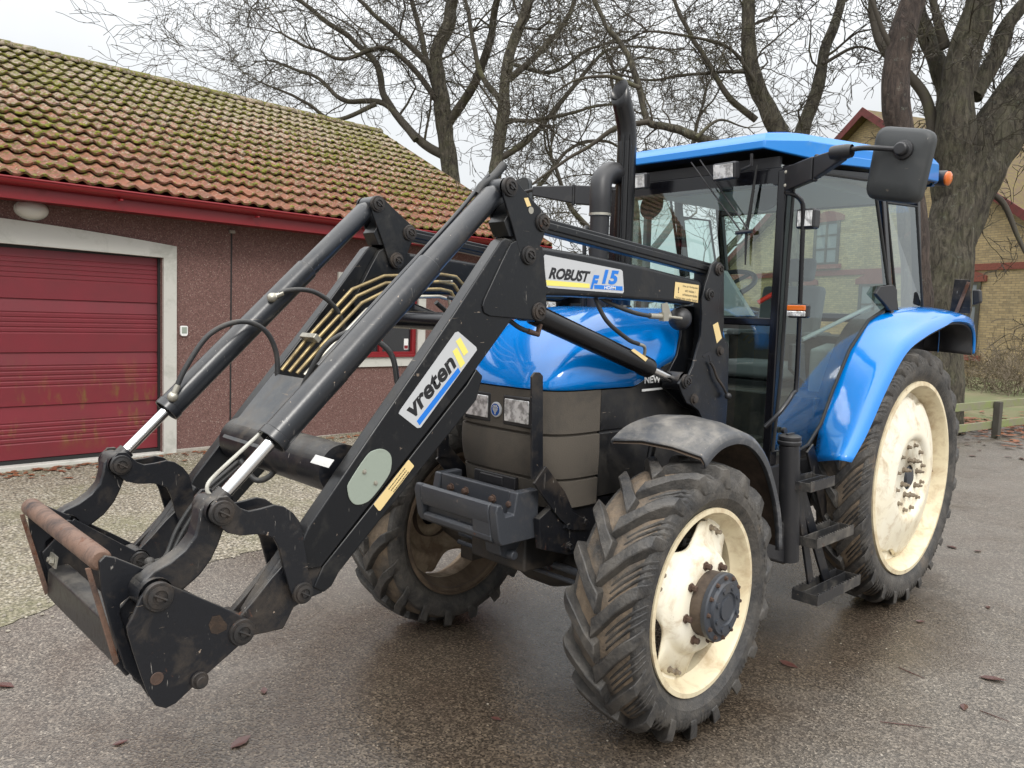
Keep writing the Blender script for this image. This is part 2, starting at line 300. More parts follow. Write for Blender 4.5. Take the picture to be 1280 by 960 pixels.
# ------------------------------------------------------------------ mesh helpers
class MB:
    def __init__(s): s.bm = bmesh.new(); s.mi = 0
    def face(s, vs):
        try:
            f = s.bm.faces.new(vs); f.material_index = s.mi; return f
        except ValueError: return None
    def hull(s, v, fs):
        vs = [s.bm.verts.new(p) for p in v]
        for f in fs: s.face([vs[i] for i in f])
        return vs
    def box(s, x0, x1, y0, y1, z0, z1):
        s.hull([(x, y, z) for x in (x0, x1) for y in (y0, y1) for z in (z0, z1)],
               [(0, 1, 3, 2), (4, 6, 7, 5), (0, 4, 5, 1), (2, 3, 7, 6), (0, 2, 6, 4), (1, 5, 7, 3)]); return s
    def obox(s, c, ax, ay, az, hx, hy, hz):
        c = Vector(c); ax, ay, az = Vector(ax)*hx, Vector(ay)*hy, Vector(az)*hz
        s.hull([c+ax*i+ay*j+az*k for i in (-1, 1) for j in (-1, 1) for k in (-1, 1)],
               [(0, 1, 3, 2), (4, 6, 7, 5), (0, 4, 5, 1), (2, 3, 7, 6), (0, 2, 6, 4), (1, 5, 7, 3)]); return s
    def ext(s, pts, vec):
        a = [s.bm.verts.new(p) for p in pts]; b = [s.bm.verts.new(Vector(p)+Vector(vec)) for p in pts]; n = len(a)
        s.face(a[::-1]); s.face(b)
        for i in range(n): s.face([a[i], a[(i+1) % n], b[(i+1) % n], b[i]])
        return s
    def prism(s, xz, y0, y1): return s.ext([(x, y0, z) for x, z in xz], (0, y1-y0, 0))
    def tube(s, path, r, n=12, caps=True, flat=None):
        path = [Vector(p) for p in path]; k = len(path); rr = r if isinstance(r, (list, tuple)) else [r]*k
        t0 = (path[1]-path[0]).normalized(); a = t0.orthogonal().normalized(); rings = []
        for i, p in enumerate(path):
            t = (path[min(i+1, k-1)]-path[max(i-1, 0)]).normalized()
            a = (a-t*a.dot(t)).normalized(); b = t.cross(a)
            rings.append([s.bm.verts.new(p+(a*math.cos(2*math.pi*j/n)+b*math.sin(2*math.pi*j/n))*rr[i]) for j in range(n)])
        for i in range(k-1):
            for j in range(n): s.face([rings[i][j], rings[i][(j+1) % n], rings[i+1][(j+1) % n], rings[i+1][j]])
        if caps: s.face(rings[0][::-1]); s.face(rings[-1])
        return s
    def lathe(s, prof, c, ax=(0, 1, 0), n=32, close=False):
        c = Vector(c); ax = Vector(ax).normalized(); a = ax.orthogonal().normalized(); b = ax.cross(a); rings = []
        for r, h in prof:
            if r < 1e-5: rings.append([s.bm.verts.new(c+ax*h)])
            else: rings.append([s.bm.verts.new(c+ax*h+(a*math.cos(2*math.pi*j/n)+b*math.sin(2*math.pi*j/n))*r) for j in range(n)])
        for i in range(len(rings)-1):
            p, q = rings[i], rings[i+1]
            for j in range(n):
                k = (j+1) % n
                if len(p) == 1 and len(q) == 1: continue
                if len(p) == 1: s.face([p[0], q[k], q[j]])
                elif len(q) == 1: s.face([p[j], p[k], q[0]])
                else: s.face([p[j], p[k], q[k], q[j]])
        return s
    def grid(s, rows, closeu=False):
        vs = [[s.bm.verts.new(p) for p in r] for r in rows]
        for i in range(len(vs)-1):
            m = len(vs[i])
            for j in range(m if closeu else m-1): s.face([vs[i][j], vs[i][(j+1) % m], vs[i+1][(j+1) % m], vs[i+1][j]])
        return vs
    def bolt(s, p, ax, r, h, n=6):
        return s.lathe([(r*1.5, 0), (r*1.5, h*.25), (r, h*.25), (r, h*.95), (r*.85, h), (0, h)], p, ax, n)
    def build(s, name, mat, parent=None, bevel=0, smooth=35, solid=0, loc=None, subsurf=0):
        bmesh.ops.recalc_face_normals(s.bm, faces=s.bm.faces)
        me = bpy.data.meshes.new(name); s.bm.to_mesh(me); s.bm.free()
        for mm in (mat if isinstance(mat, (list, tuple)) else [mat]): me.materials.append(mm)
        if smooth:
            me.polygons.foreach_set('use_smooth', [True]*len(me.polygons)); me.set_sharp_from_angle(angle=R(smooth))
        o = bpy.data.objects.new(name, me); C.objects.link(o)
        if parent: o.parent = parent
        if loc: o.location = loc
        if solid: q = o.modifiers.new('solid', 'SOLIDIFY'); q.thickness = solid; q.offset = 0
        if subsurf: q = o.modifiers.new('sub', 'SUBSURF'); q.levels = q.render_levels = subsurf
        if bevel:
            q = o.modifiers.new('bevel', 'BEVEL'); q.width = bevel; q.segments = 2; q.limit_method = 'ANGLE'; q.angle_limit = R(40); q.harden_normals = True
        return o
def empty(name, loc=(0, 0, 0), rz=0, rx=0, ry=0, parent=None):
    o = bpy.data.objects.new(name, None); C.objects.link(o); o.location = loc; o.rotation_euler = (rx, ry, rz); o.empty_display_size = .2
    if parent: o.parent = parent
    return o
def tag(o, label=None, cat=None, group=None, kind=None):
    if label: o['label'] = label
    if cat: o['category'] = cat
    if group: o['group'] = group
    if kind: o['kind'] = kind
    return o
def smoothpath(pts, n=6):
    """Catmull-Rom through the points"""
    p = [Vector(q) for q in pts]; p = [p[0]*2-p[1]]+p+[p[-1]*2-p[-2]]; out = []
    for i in range(1, len(p)-2):
        for k in range(n):
            t = k/n; a, b, c, d = p[i-1], p[i], p[i+1], p[i+2]
            out.append(.5*((2*b)+(c-a)*t+(2*a-5*b+4*c-d)*t*t+(3*b-a-3*c+d)*t**3))
    out.append(p[-2]); return out
def text(body, mat, parent, quad, name='lettering', lift=.0008, bold=.012, shear=0, y=None, spacing=1.0):
    """lettering fitted to a measured quad: bottom left, bottom right, top left"""
    cu = bpy.data.curves.new(name, 'FONT'); cu.body = body; cu.offset = bold; cu.extrude = 0; cu.shear = shear; cu.space_character = spacing; cu.resolution_u = 3
    ob = bpy.data.objects.new(name, cu); C.objects.link(ob)
    dg = bpy.context.evaluated_depsgraph_get(); dg.update(); me = bpy.data.meshes.new_from_object(ob.evaluated_get(dg)); bpy.data.objects.remove(ob)
    xs = [v.co.x for v in me.vertices]; ys = [v.co.y for v in me.vertices]
    x0, x1, y0, y1 = min(xs), max(xs), min(ys), max(ys)
    bl, br, tl = [Vector(q) for q in quad]; nn = (br-bl).cross(tl-bl).normalized()
    for v in me.vertices:
        v.co = bl+(br-bl)*((v.co.x-x0)/(x1-x0))+(tl-bl)*((v.co.y-y0)/(y1-y0))+nn*lift
    me.materials.clear(); me.materials.append(mat); me.name = name
    o = bpy.data.objects.new(name, me); C.objects.link(o); o.parent = parent; return o
def flat(name, pts, mat, parent, lift):
    """thin sticker polygon, pushed out by lift along +y, 0.6 mm thick"""
    mb = MB(); mb.ext([Vector(p)+Vector((0, lift-.0006, 0)) for p in pts], (0, .0006, 0)); return mb.build(name, mat, parent, smooth=0)
# ------------------------------------------------------------------ ground
mb = MB(); mb.box(-400, 300, -400, 400, -.5, 0)
tag(mb.build('asphalt_yard', M['asphalt'], smooth=0), kind='structure')
def sheet(name, pts, z, mat):
    mb = MB(); mb.face([mb.bm.verts.new((x, y, z)) for x, y in pts]); return tag(mb.build(name, mat, smooth=0), kind='structure')
edge = [(9, -.9), (6, -1.3), (4, -1.75), (3, -2.0), (2.4, -2.1), (2.0, -2.22), (1.7, -2.38), (1.4, -2.5), (1.15, -2.66), (.8, -2.62), (.4, -2.66), (0, -2.75), (-.6, -2.8), (-1.5, -2.95), (-3, -3.1), (-5, -3.3), (-7, -3.7), (-7.5, -4.6), (-7.6, -6.9)]
re_ = []
rg = random.Random(3)
for a, b in zip(edge, edge[1:]):
    k = max(1, int(math.dist(a, b)/.08))
    for i in range(k):
        t = i/k; j = rg.uniform(-.03, .03); re_.append((a[0]+(b[0]-a[0])*t+j, a[1]+(b[1]-a[1])*t+rg.uniform(-.035, .035)))
sheet('gravel_strip', re_+[(-7.6, -6.9), (9, -6.9)], .004, M['gravel'])
sheet('grass_field', [(-400, 60), (-15.6, 5.5), (-13.2, -1.3), (-12.2, -3.0), (-9.5, -6), (-8.5, -30), (-60, -300), (-400, -300)], .004, M['grass'])
# pebbles thrown up along the gravel (uncountable)
def pebbles(name, pts, mat):
    mb = MB()
    for x, y, r in pts:
        k = [(1, 0, 0), (0, 1, 0), (-1, 0, 0), (0, -1, 0)]; a = rg.uniform(0, 3); s = rg.uniform(.6, 1)
        f = lambda q, h, m: (x+(q[0]*math.cos(a)-q[1]*math.sin(a)*s)*r*m, y+(q[0]*math.sin(a)+q[1]*math.cos(a)*s)*r*m, .003+h*r)
        vs = [f(q, .25, 1) for q in k]+[f(q, .75, .6) for q in k]
        mb.hull(vs, [(0, 1, 5, 4), (1, 2, 6, 5), (2, 3, 7, 6), (3, 0, 4, 7), (4, 5, 6, 7)])
    return tag(mb.build(name, mat, smooth=80), kind='stuff')
pp = []
while len(pp) < 9000:
    x = rg.uniform(-4.5, 4.5); y = rg.uniform(-6.7, -1.6)
    # inside the gravel?
    ed = None
    for a, b in zip(edge, edge[1:]):
        if b[0] <= x <= a[0]: ed = a[1]+(b[1]-a[1])*(a[0]-x)/(a[0]-b[0])
    if ed is None: continue
    d = ed-y
    if d < -.6 or (d < 0 and rg.random() > math.exp(d*5)*.35): continue
    pp.append((x, y, rg.uniform(.007, .017)))
pebbles('loose_gravel_stones', pp, M['pebble'])
pp = [(rg.uniform(-5, 3), rg.uniform(-1.8, 3), rg.choice((.003, .004, .006))) for _ in range(500)]
tag(pebbles('loose_grit', pp, M['pebble']))
# fallen leaves: a strip along the garage, litter below the fence, singles on the asphalt
def leaf(mb, x, y, z, s):
    a = rg.uniform(0, 6.3); tx, ty = rg.uniform(-.3, .3), rg.uniform(-.3, .3); up = .15*s
    o = [(0, -1), (.45, -.4), (.5, .2), (.15, .9), (0, 1.15), (-.2, .85), (-.5, .25), (-.4, -.5)]; c, n = math.cos(a), math.sin(a)
    cc = mb.bm.verts.new((x, y, z+.004))
    vs = [mb.bm.verts.new((x+(u*c-v*n)*s, y+(u*n+v*c)*s, z+.004+abs(u)*up+max(0, (u*tx+v*ty))*s*.6)) for u, v in o]
    for i in range(len(vs)): mb.face([cc, vs[i], vs[(i+1) % len(vs)]])
mb = MB()
for _ in range(420):
    t = rg.random()
    if t < .5: leaf(mb, rg.uniform(-.4, 4.5), -6.65+abs(rg.gauss(0, .22)), .01, rg.uniform(.03, .06))
    elif t < .6: leaf(mb, rg.uniform(-6, 4.5), rg.uniform(-6.6, -5.5), .01, rg.uniform(.025, .05))
    else: leaf(mb, rg.uniform(-6, 4.5), -6.68+abs(rg.gauss(0, .09)), .01, rg.uniform(.03, .055))
tag(mb.build('leaf_litter_at_wall', M['leaf'], smooth=0), kind='stuff')
mb = MB()
for _ in range(2600):
    x = -12.4+rg.gauss(0, .9); y = rg.uniform(-4.0, 6)
    leaf(mb, x-.55*(y+1)*.3, y, .012+rg.random()*.05, rg.uniform(.05, .1))
tag(mb.build('leaf_litter_below_fence', M['leaf'], smooth=0), kind='stuff')
mb = MB()
for _ in range(260):
    leaf(mb, -10.4+rg.gauss(0, .9), rg.uniform(-3.2, 4), .006, rg.uniform(.03, .07))
tag(mb.build('wet_leaf_drift', M['leaf_dark'], smooth=0), kind='stuff')
singles = [((300, 930), .05), ((855, 865), .035), ((1190, 685), .05), ((985, 832), .05), ((1240, 850), .06), ((1170, 645), .035), ((1235, 760), .03), ((1205, 885), .035), ((150, 930), .03), ((330, 865), .03), ((5, 858), .05), ((1222, 690), .04), ((620, 900), .025), ((1150, 778), .03)]
lf = {0: 'lying flat in front of the big front tyre', 1: 'under the front left wheel'}
names = ['long dark leaf on the asphalt below the attachment frame, near the bottom edge', 'small dark leaf on wet asphalt below the near front tyre', 'reddish twisted leaf on the drive right of the rear wheel', 'red brown leaf in the open asphalt between front tyre and steps',
         'broad wet leaf stain on the asphalt at lower right', 'small leaf just right of the rear tyre edge', 'small brown leaf beside the pale pebble at right', 'dark curled leaf low in the right part of the asphalt', 'small brown leaf at the lower left of the asphalt', 'brown leaf right of the lowest corner of the attachment frame',
         'dark red leaf at the left edge of the asphalt', 'leaf on the drive farther right behind the rear wheel', 'small leaf on wet asphalt left of the near front tyre', 'leaf on asphalt below the rear tyre contact']
for (p, s), nm in zip(singles, names):
    q = P(*p, 'z', 0); mb = MB(); leaf(mb, 0, 0, .002, s); o = mb.build('fallen_leaf', M['leaf_dark'], smooth=0); o.location = (q.x, q.y, 0)
    tag(o, nm, 'leaf', 'single leaves on the asphalt')
for a, b, nm in [((1123, 834), (1156, 848), 'thin dark twig lying on the asphalt at lower right'), ((1100, 902), (1165, 910), 'straight pale brown twig near the bottom right edge'), ((1225, 888), (1262, 902), 'short twig beside the leaf stain at lower right')]:
    a = P(*a, 'z', .004); b = P(*b, 'z', .004); mid = (a+b)/2+Vector((.006, -.004, .002))
    mb = MB(); mb.tube([a, mid, b], [.002, .0028, .0012], 6); tag(mb.build('fallen_twig', M['leaf_dark']), nm, 'twig', 'twigs on the asphalt')

# ------------------------------------------------------------------ garage (own frame: x along the wall, y 0 = wall face, front = +y)
G = empty('red_garage', (0, -6.8, 0), R(2.34), ry=-R(.85))
tag(G, 'long low red brown pebble dash garage with mossy tiled roof and red sectional door', 'garage')
def bx(name, mat, par, *a, bevel=0, smooth=35): mb = MB(); mb.box(*a); return mb.build(name, mat, par, bevel, smooth)
XR, XL = -6.5, 8.0
def arch_z(x, z0, rise, xc=2.35, half=3.0): return z0+rise*(1-((x-xc)/half)**2)
# wall with door and window openings (built from pieces that butt together)
mb = MB()
DX0, DX1, DT = -.56, 5.26, 2.36
WX0, WX1, WZ0, WZ1 = -4.38, -3.1, 1.12, 2.15
mb.box(XR, WX0, -.25, 0, -.2, 2.95); mb.box(WX1, DX0-.02, -.25, 0, -.2, 2.95); mb.box(DX1+.02, XL, -.25, 0, -.2, 2.95)
mb.box(WX0, WX1, -.25, 0, -.2, WZ0); mb.box(WX0, WX1, -.25, 0, WZ1, 2.95); mb.box(DX0-.02, DX1+.02, -.25, 0, 2.40, 2.95)
mb.ext([(XR, -.25, -.2), (XR, -8.8, -.2), (XR, -8.8, 2.9), (XR, -4.3, 5.15), (XR, -.25, 2.95)], (.25, 0, 0))
mb.box(XL-.25, XL, -8.8, -.25, -.2, 2.95); mb.box(XR+.25, XL-.25, -8.8, -8.6, -.2, 2.95)
mb.box(XR+.25, XL-.25, -8.6, -.25, -.2, -.05)
mb.build('wall', M['wall'], G, smooth=0)
bx('plinth', M['plinth'], G, XR, -.74, 0, .035, -.2, .05, bevel=.008)
# joint in the render with its small cap
j = bx('joint_strip', M['rubber_seal'], G, -1.435, -1.415, -.02, .004, .05, 2.66)
bx('joint_cap', M['plinth'], G, -1.46, -1.39, .0, .035, 2.66, 2.70, bevel=.006)
# door surround, segmental arch on top
mb = MB(); mb.box(-.735, -.585, -.14, .04, -.05, 2.299); mb.ext([(-.735, -.14, 2.3), (-.585, -.14, 2.3), (-.735, -.14, 2.4395)], (0, .18, 0))
n = 24; xs = [-.735+(5.43+.735)*i/n for i in range(n+1)]
top = [(x, 2.44+.16*(1-((x-2.35)/3.085)**2)) for x in xs]; bot = [(-.585+(5.285+.585)*i/n) for i in range(n+1)]
bot = [(x, 2.30+.03*(1-((x-2.35)/2.935)**2)) for x in bot]
for i in range(n):
    mb.hull([(top[i][0], .04, top[i][1]), (top[i+1][0], .04, top[i+1][1]), (bot[i+1][0], .04, bot[i+1][1]), (bot[i][0], .04, bot[i][1]),
             (top[i][0], -.14, top[i][1]), (top[i+1][0], -.14, top[i+1][1]), (bot[i+1][0], -.14, bot[i+1][1]), (bot[i][0], -.14, bot[i][1])],
            [(0, 1, 2, 3), (0, 4, 5, 1), (3, 2, 6, 7), (4, 7, 6, 5)])
mb.box(5.285, 5.43, -.14, .04, -.05, 2.30)
mb.build('door_surround', M['concrete'], G, smooth=30)
bx('door_sill', M['concrete'], G, -.585, 5.285, -.2, .06, -.08, .035, bevel=.01)
bx('door_seal', M['rubber_seal'], G, -.585, -.555, -.13, -.05, .035, 2.34)
bx('door_head_seal', M['rubber_seal'], G, -.555, 5.285, -.12, -.06, 2.29, 2.33)
# sectional door with pressed ribs
prof = [(-.10, .035)]; z = .06; sec = .565
mb = MB(); ys = [(-.075, .065)]
for s in range(4):
    z0 = .08+s*sec
    ys += [(-.092, z0-.006), (-.075, z0+.003)]
    for k in range(5):
        zz = z0+.20+k*.052 if s else z0+.16+k*.052
        ys += [(-.075, zz), (-.081, zz+.008), (-.081, zz+.016), (-.075, zz+.024)]
ys += [(-.075, 2.32)]
ys.sort(key=lambda q: q[1])
mb.grid([[(-.555, y, z), (5.25, y, z)] for y, z in ys]); mb.build('garage_door', M['door'], G, smooth=15)
bx('door_bottom_seal', M['rubber_seal'], G, -.555, 5.25, -.11, -.06, .036, .075)
# wall lamp, thermometer
mb = MB(); mb.lathe([(0, .10), (.05, .095), (.10, .07), (.13, .035), (.14, 0), (.0, 0)], (.76, 0.0, 2.66), (0, 0, 1), 24)
L_ = empty('wall_lamp', (.76, .02, 2.685), parent=G)
mb = MB(); mb.lathe([(0, .115), (.07, .105), (.125, .07), (.15, .03), (.152, 0)], (0, 0, 0), (0, 1, 0), 28); o = mb.build('lamp_bowl', M['lamp_white'], L_); o.scale = (1, 1, .62)
mb = MB(); mb.lathe([(0, 0), (.16, 0), (.16, -.02), (0, -.02)], (0, 0, 0), (0, 1, 0), 28); o = mb.build('lamp_base', M['concrete'], L_); o.scale = (1, 1, .66)
T_ = empty('thermometer', (-.83, .0, 1.46), parent=G)
mb = MB(); mb.ext([(-.045, 0, -.04), (-.028, 0, -.062), (.028, 0, -.062), (.045, 0, -.04), (.045, 0, .05), (.035, 0, .06), (-.035, 0, .06), (-.045, 0, .05)], (0, .03, 0)); mb.build('housing', M['white'], T_, .006)
mb = MB(); mb.box(-.03, .03, .0302, .033, -.03, .045); mb.build('display', M['plate_green'], T_)
# window
Wn = empty('window', (0, 0, 0), parent=G)
for nm, a in (('surround', (WX0-.14, WX0, -.1, .03, WZ0-.14, WZ1+.14)), ('surround', (WX1, WX1+.14, -.1, .03, WZ0-.14, WZ1+.14)), ('surround', (WX0, WX1, -.1, .03, WZ1, WZ1+.14)), ('surround', (WX0, WX1, -.1, .03, WZ0-.14, WZ0-.001))):
    bx('window_surround', M['concrete'], Wn, *a)
mb = MB(); mb.box(WX0, WX0+.07, -.09, -.02, WZ0, WZ1); mb.box(WX1-.07, WX1, -.09, -.02, WZ0, WZ1); mb.box(WX0+.07, WX1-.07, -.09, -.02, WZ1-.07, WZ1); mb.box(WX0+.07, WX1-.07, -.09, -.02, WZ0, WZ0+.07)
mb.box((WX0+WX1)/2-.03, (WX0+WX1)/2+.03, -.085, -.025, WZ0+.07, WZ1-.07)
mb.build('window_frame', M['red_paint'], Wn, .004); bx('window_sill', M['red_paint'], Wn, WX0-.02, WX1+.02, -.02, .06, WZ0-.005, WZ0+.03, bevel=.004)
bx('pane', M['house_glass'], Wn, WX0+.07, WX1-.07, -.07, -.064, WZ0+.07, WZ1-.07)
bx('window_sticker', M['white'], Wn, WX0+.11, WX0+.19, -.0635, -.0625, WZ0+.10, WZ0+.26); bx('window_sticker', M['ink_red'] if 'ink_red' in M else M['red_paint'], Wn, WX0+.115, WX0+.185, -.062, -.0615, WZ0+.11, WZ0+.16)
# eaves: fascia, gutter, roof
EY, EZ = .50, 2.93; PT = R(27); XE0, XE1 = -6.75, 8.3
mb = MB(); mb.box(XE0+.02, XE1, .02, .40, 2.755, 2.785); mb.box(XE0+.02, XE1, .40, .43, 2.735, 2.93); mb.build('fascia', M['red_paint'], G, .004)
mb = MB(); rows = []
for x in [XE0, XE1]:
    rows.append([(x, EY-.02+.065*math.cos(t), EZ-.005+.065*math.sin(t)) for t in [math.pi+math.pi*k/10 for k in range(11)]])
mb.grid(rows); mb.tube([(XE0, EY+.045, EZ-.003), (XE1, EY+.045, EZ-.003)], .011, 8)
for k in range(9): mb.box(XE0+.6+k*1.55, XE0+.625+k*1.55, EY-.02, EY+.05, EZ-.10, EZ-.086)
mb.build('gutter', M['red_paint'], G, solid=.003)
# tiles: one wave per tile, each course lapping the one below
Tw, Tg = .17, .335; NR = 16; SL = Tg*NR
def tile_z(x): t = (x/Tw) % 1; return .030*math.sin(math.pi*min(1, t/.6))**1.5 if t < .6 else -.006*math.sin(math.pi*(t-.6)/.4)
rt = random.Random(5)
jit = {}
def slope(sign, name):
    mb = MB(); ncol = int((XE1-XE0)/Tw); sub = 7; rows = []
    for r in range(NR):
        lo, hi = [], []; row_off = [rt.uniform(-.006, .006) for _ in range(ncol+1)]
        for i in range(ncol*sub+1):
            x = XE0+i*Tw/sub; h = tile_z(x-XE0+.0001); cidx = i//sub; dz = row_off[cidx]; u0 = r*Tg-.02+rt.uniform(-.003, .003)+dz; u1 = (r+1)*Tg
            ca, sa = math.cos(PT), math.sin(PT)
            a = h+.050+dz; c_ = h+.002
            f = lambda u, hh: (x, (EY-.0-u*ca+hh*sa) if sign > 0 else (2*(EY-SL*math.cos(PT))-(EY-u*ca)-hh*sa), EZ+.012+u*sa+hh*ca)
            lo.append((f(u0, a-.026), f(u0, a), f((u0+u1)/2, (a+c_)/2))); hi.append(f(u1, c_))
        rows += [[q[0] for q in lo], [q[1] for q in lo], [q[2] for q in lo], hi]
    for r in range(NR):
        mb.grid(rows[4*r:4*r+4])
    return mb
ro = slope(1, 'roof').build('roof', M['tile'], G, smooth=50)
mb = slope(-1, 'roof'); mb.build('roof', M['tile'], G, smooth=50)
# moss cushions sitting on the tile laps
mb = MB(); rm = random.Random(21)
for _ in range(5200):
    x = rm.uniform(XE0+.1, 4.2); r_ = min(NR-1, int(abs(rm.triangular(0, NR, NR*.35)))); 
    if noise.noise(Vector((x*1.1, r_*.45, 3)))+.25*noise.noise(Vector((x*4, r_*1.7, 8))) < rm.uniform(-.25, .35): continue
    u = r_*Tg+abs(rm.gauss(0, .035))-.012; h = tile_z(x-XE0+.0001)+.050*(1-(u-r_*Tg)/Tg)
    ca, sa = math.cos(PT), math.sin(PT); c_ = Vector((x, EY-u*ca+h*sa, EZ+.012+u*sa+h*ca)); q = rm.uniform(.010, .030); k = 6; a0 = rm.uniform(0, 6)
    ring = [mb.bm.verts.new(c_+Vector((math.cos(a0+2*math.pi*i/k)*q*rm.uniform(.8, 1.5), -math.sin(a0+2*math.pi*i/k)*q*ca, math.sin(a0+2*math.pi*i/k)*q*sa))+Vector((0, -sa*.004, -ca*.004))) for i in range(k)]
    ring2 = [mb.bm.verts.new(c_+(v.co-c_)*.6+Vector((0, sa, ca))*q*.45) for v in ring]; tp = mb.bm.verts.new(c_+Vector((0, sa, ca))*q*.6)
    for i in range(k): mb.face([ring[i], ring[(i+1) % k], ring2[(i+1) % k], ring2[i]]); mb.face([ring2[i], ring2[(i+1) % k], tp])
tag(mb.build('roof_moss', M['moss'], ro, smooth=80), kind='stuff')
# boards under the tiles so no light leaks, verge and ridge
ca, sa = math.cos(PT), math.sin(PT); RY, RZ = EY-SL*ca, EZ+.03+SL*sa
mb = MB(); mb.ext([(XE0, EY-.04, EZ), (XE0, RY, RZ-.03), (XE0, 2*RY-EY+.04, EZ), (XE0, 2*RY-EY+.1, EZ-.06), (XE0, RY, RZ-.15), (XE0, EY-.1, EZ-.06)], (XE1-XE0, 0, 0)); mb.build('roof_boards', M['red_paint'], G, smooth=0)
mb = MB()
k = int((XE1-XE0)/.33)
for i in range(k):
    x = XE0+i*.33; rows = []
    for xx, rr in ((x-.01, .115), (x+.34, .10)):
        rows.append([(xx, RY+rr*math.cos(t), RZ-.02+rr*math.sin(t)*.9) for t in [math.pi*q/8 for q in range(9)]])
    mb.grid(rows)
mb.build('ridge_tiles', M['tile'], G, solid=.012)
mb = MB(); mb.ext([(XE0-.03, EY+.02, EZ-.06), (XE0-.03, RY, RZ-.08), (XE0-.03, RY, RZ+.04), (XE0-.03, EY+.02, EZ+.07)], (.025, 0, 0))
mb.build('verge_board', M['tile'], G)

# ------------------------------------------------------------------ yellow brick house far right (front gable faces the yard)
hA = CAM+ray(1197, 335)*26; hB = CAM+ray(1280, 328)*23.9
hx = Vector((hB.x-hA.x, hB.y-hA.y, 0)).normalized(); hn = Vector((hx.y, -hx.x, 0))
if hn.dot(CAM-hA) < 0: hn = -hn
H = empty('brick_house', (hA.x, hA.y, 0), math.atan2(hx.y, hx.x))
tag(H, 'tall yellow brick house with red brick bands behind the large tree', 'house')
# local x along the wall (towards the right of the picture), local -y or +y towards the yard
Hi = H.matrix_world.inverted() if False else Matrix.Rotation(-math.atan2(hx.y, hx.x), 4, 'Z') @ Matrix.Translation((-hA.x, -hA.y, 0))
def HL(px, py, off=0):
    q = Hi @ PP(px, py, hn, hA+hn*off); return q.x, q.z
sgn = 1 if (Hi.to_3x3() @ hn).y > 0 else -1
ax_, az_ = HL(1088, 140); r1 = HL(1280, 262); l1 = HL(905, 315); sl_r = (az_-r1[1])/(r1[0]-ax_)
hw = max(ax_-l1[0], 8.2); XLh, XRh = ax_-hw, ax_+hw; zE = az_-sl_r*hw
mb = MB(); mb.ext([(XLh, 0, -1), (XRh, 0, -1), (XRh, 0, zE), (ax_, 0, az_-.15), (XLh, 0, zE)], (0, -sgn*9, 0)); mb.build('wall', M['brick'], H, smooth=0)
for sd in (-1, 1):
    ex = ax_+sd*(hw+.5); ez = zE-sl_r*.5
    mb = MB(); mb.ext([(ax_, sgn*.35, az_+.06), (ex, sgn*.35, ez+.06), (ex, sgn*.35, ez-.12), (ax_, sgn*.35, az_-.12)], (0, -sgn*9.6, 0)); mb.build('roof', M['yellow_tile'], H, smooth=0)
    mb = MB(); mb.ext([(ax_, sgn*.355, az_+.13), (ex, sgn*.355, ez+.13), (ex, sgn*.355, ez-.17), (ax_, sgn*.355, az_-.17)], (0, sgn*.04, 0)); mb.build('verge_board', M['dark_red'], H, smooth=0)
# main roof behind, seen above the right verge
mb = MB(); rz0 = zE+.4; mb.ext([(ax_+1.5, -sgn*2.5, rz0), (XRh+9, -sgn*2.5, rz0), (XRh+9, -sgn*6.5, rz0+4.0), (ax_+1.5, -sgn*6.5, rz0+4.0)], (0, 0, .15)); mb.build('main_roof', M['yellow_tile'], H, smooth=0)
mb = MB(); mb.box(XRh+.0, XRh+9, min(-sgn*3, -sgn*9), max(-sgn*3, -sgn*9), -1, rz0); mb.build('side_wing_wall', M['brick'], H, smooth=0)
mb = MB(); z1, z2 = HL(1197, 331)[1], HL(1197, 339)[1]; mb.box(XLh-.01, XRh+.01, 0, sgn*.05, z2, z1); z1, z2 = HL(1197, 478)[1], HL(1197, 483)[1]; mb.box(XLh-.01, XRh+.01, 0, sgn*.03, z2, z1)
mb.build('brick_band', M['red_brick'], H, smooth=0)
mb = MB(); mb.box(XLh-.02, XRh+.02, 0, sgn*.06, -1, HL(1197, 484)[1]); mb.build('plinth', M['plinth'], H, smooth=0)
def hwin(x0, x1, z0, z1):
    Wi = empty('window', (0, 0, 0), parent=H)
    mb = MB(); mb.box(x0-.12, x1+.12, 0, sgn*.02, z0, z1); k = 10
    pts = [(x0-.22+(x1-x0+.44)*i/k, 0, z1+.22*math.sin(math.pi*(i/k))+.02) for i in range(k+1)]
    mb2 = MB(); mb2.ext([(x0-.22, 0, z1)]+[(p[0], 0, p[2]+.16) for p in pts]+[(x1+.22, 0, z1)], (0, sgn*.06, 0)); mb2.build('brick_arch', M['red_brick'], Wi, smooth=0)
    mb2 = MB(); mb2.box(x0-.2, x1+.2, 0, sgn*.14, z0-.16, z0); mb2.build('window_sill', M['red_brick'], Wi, smooth=0)
    t = .09
    mb = MB(); mb.box(x0-.04, x0+t, 0, sgn*.05, z0, z1); mb.box(x1-t, x1+.04, 0, sgn*.05, z0, z1); mb.box(x0+t, x1-t, 0, sgn*.05, z1-t, z1); mb.box(x0+t, x1-t, 0, sgn*.05, z0, z0+t)
    mb.box((x0+x1)/2-.05, (x0+x1)/2+.05, 0, sgn*.045, z0+t, z1-t)
    for f in (.36, .68): mb.box(x0+t, x1-t, 0, sgn*.04, z0+(z1-z0)*f-.035, z0+(z1-z0)*f+.035)
    mb.build('window_frame', M['post'], Wi, smooth=0)
    mb = MB(); mb.box(x0+t, x1-t, 0, sgn*.02, z0+t, z1-t); mb.build('pane', M['house_pane'], Wi, smooth=0)
M['house_pane'] = surf('old_window_glass', (.16, .18, .19), .12, bmp=.1, bscale=2, spec=1)
xr, zt = HL(1226, 352); _, zb = HL(1226, 445); hwin(xr-1.35, xr, zb, zt)
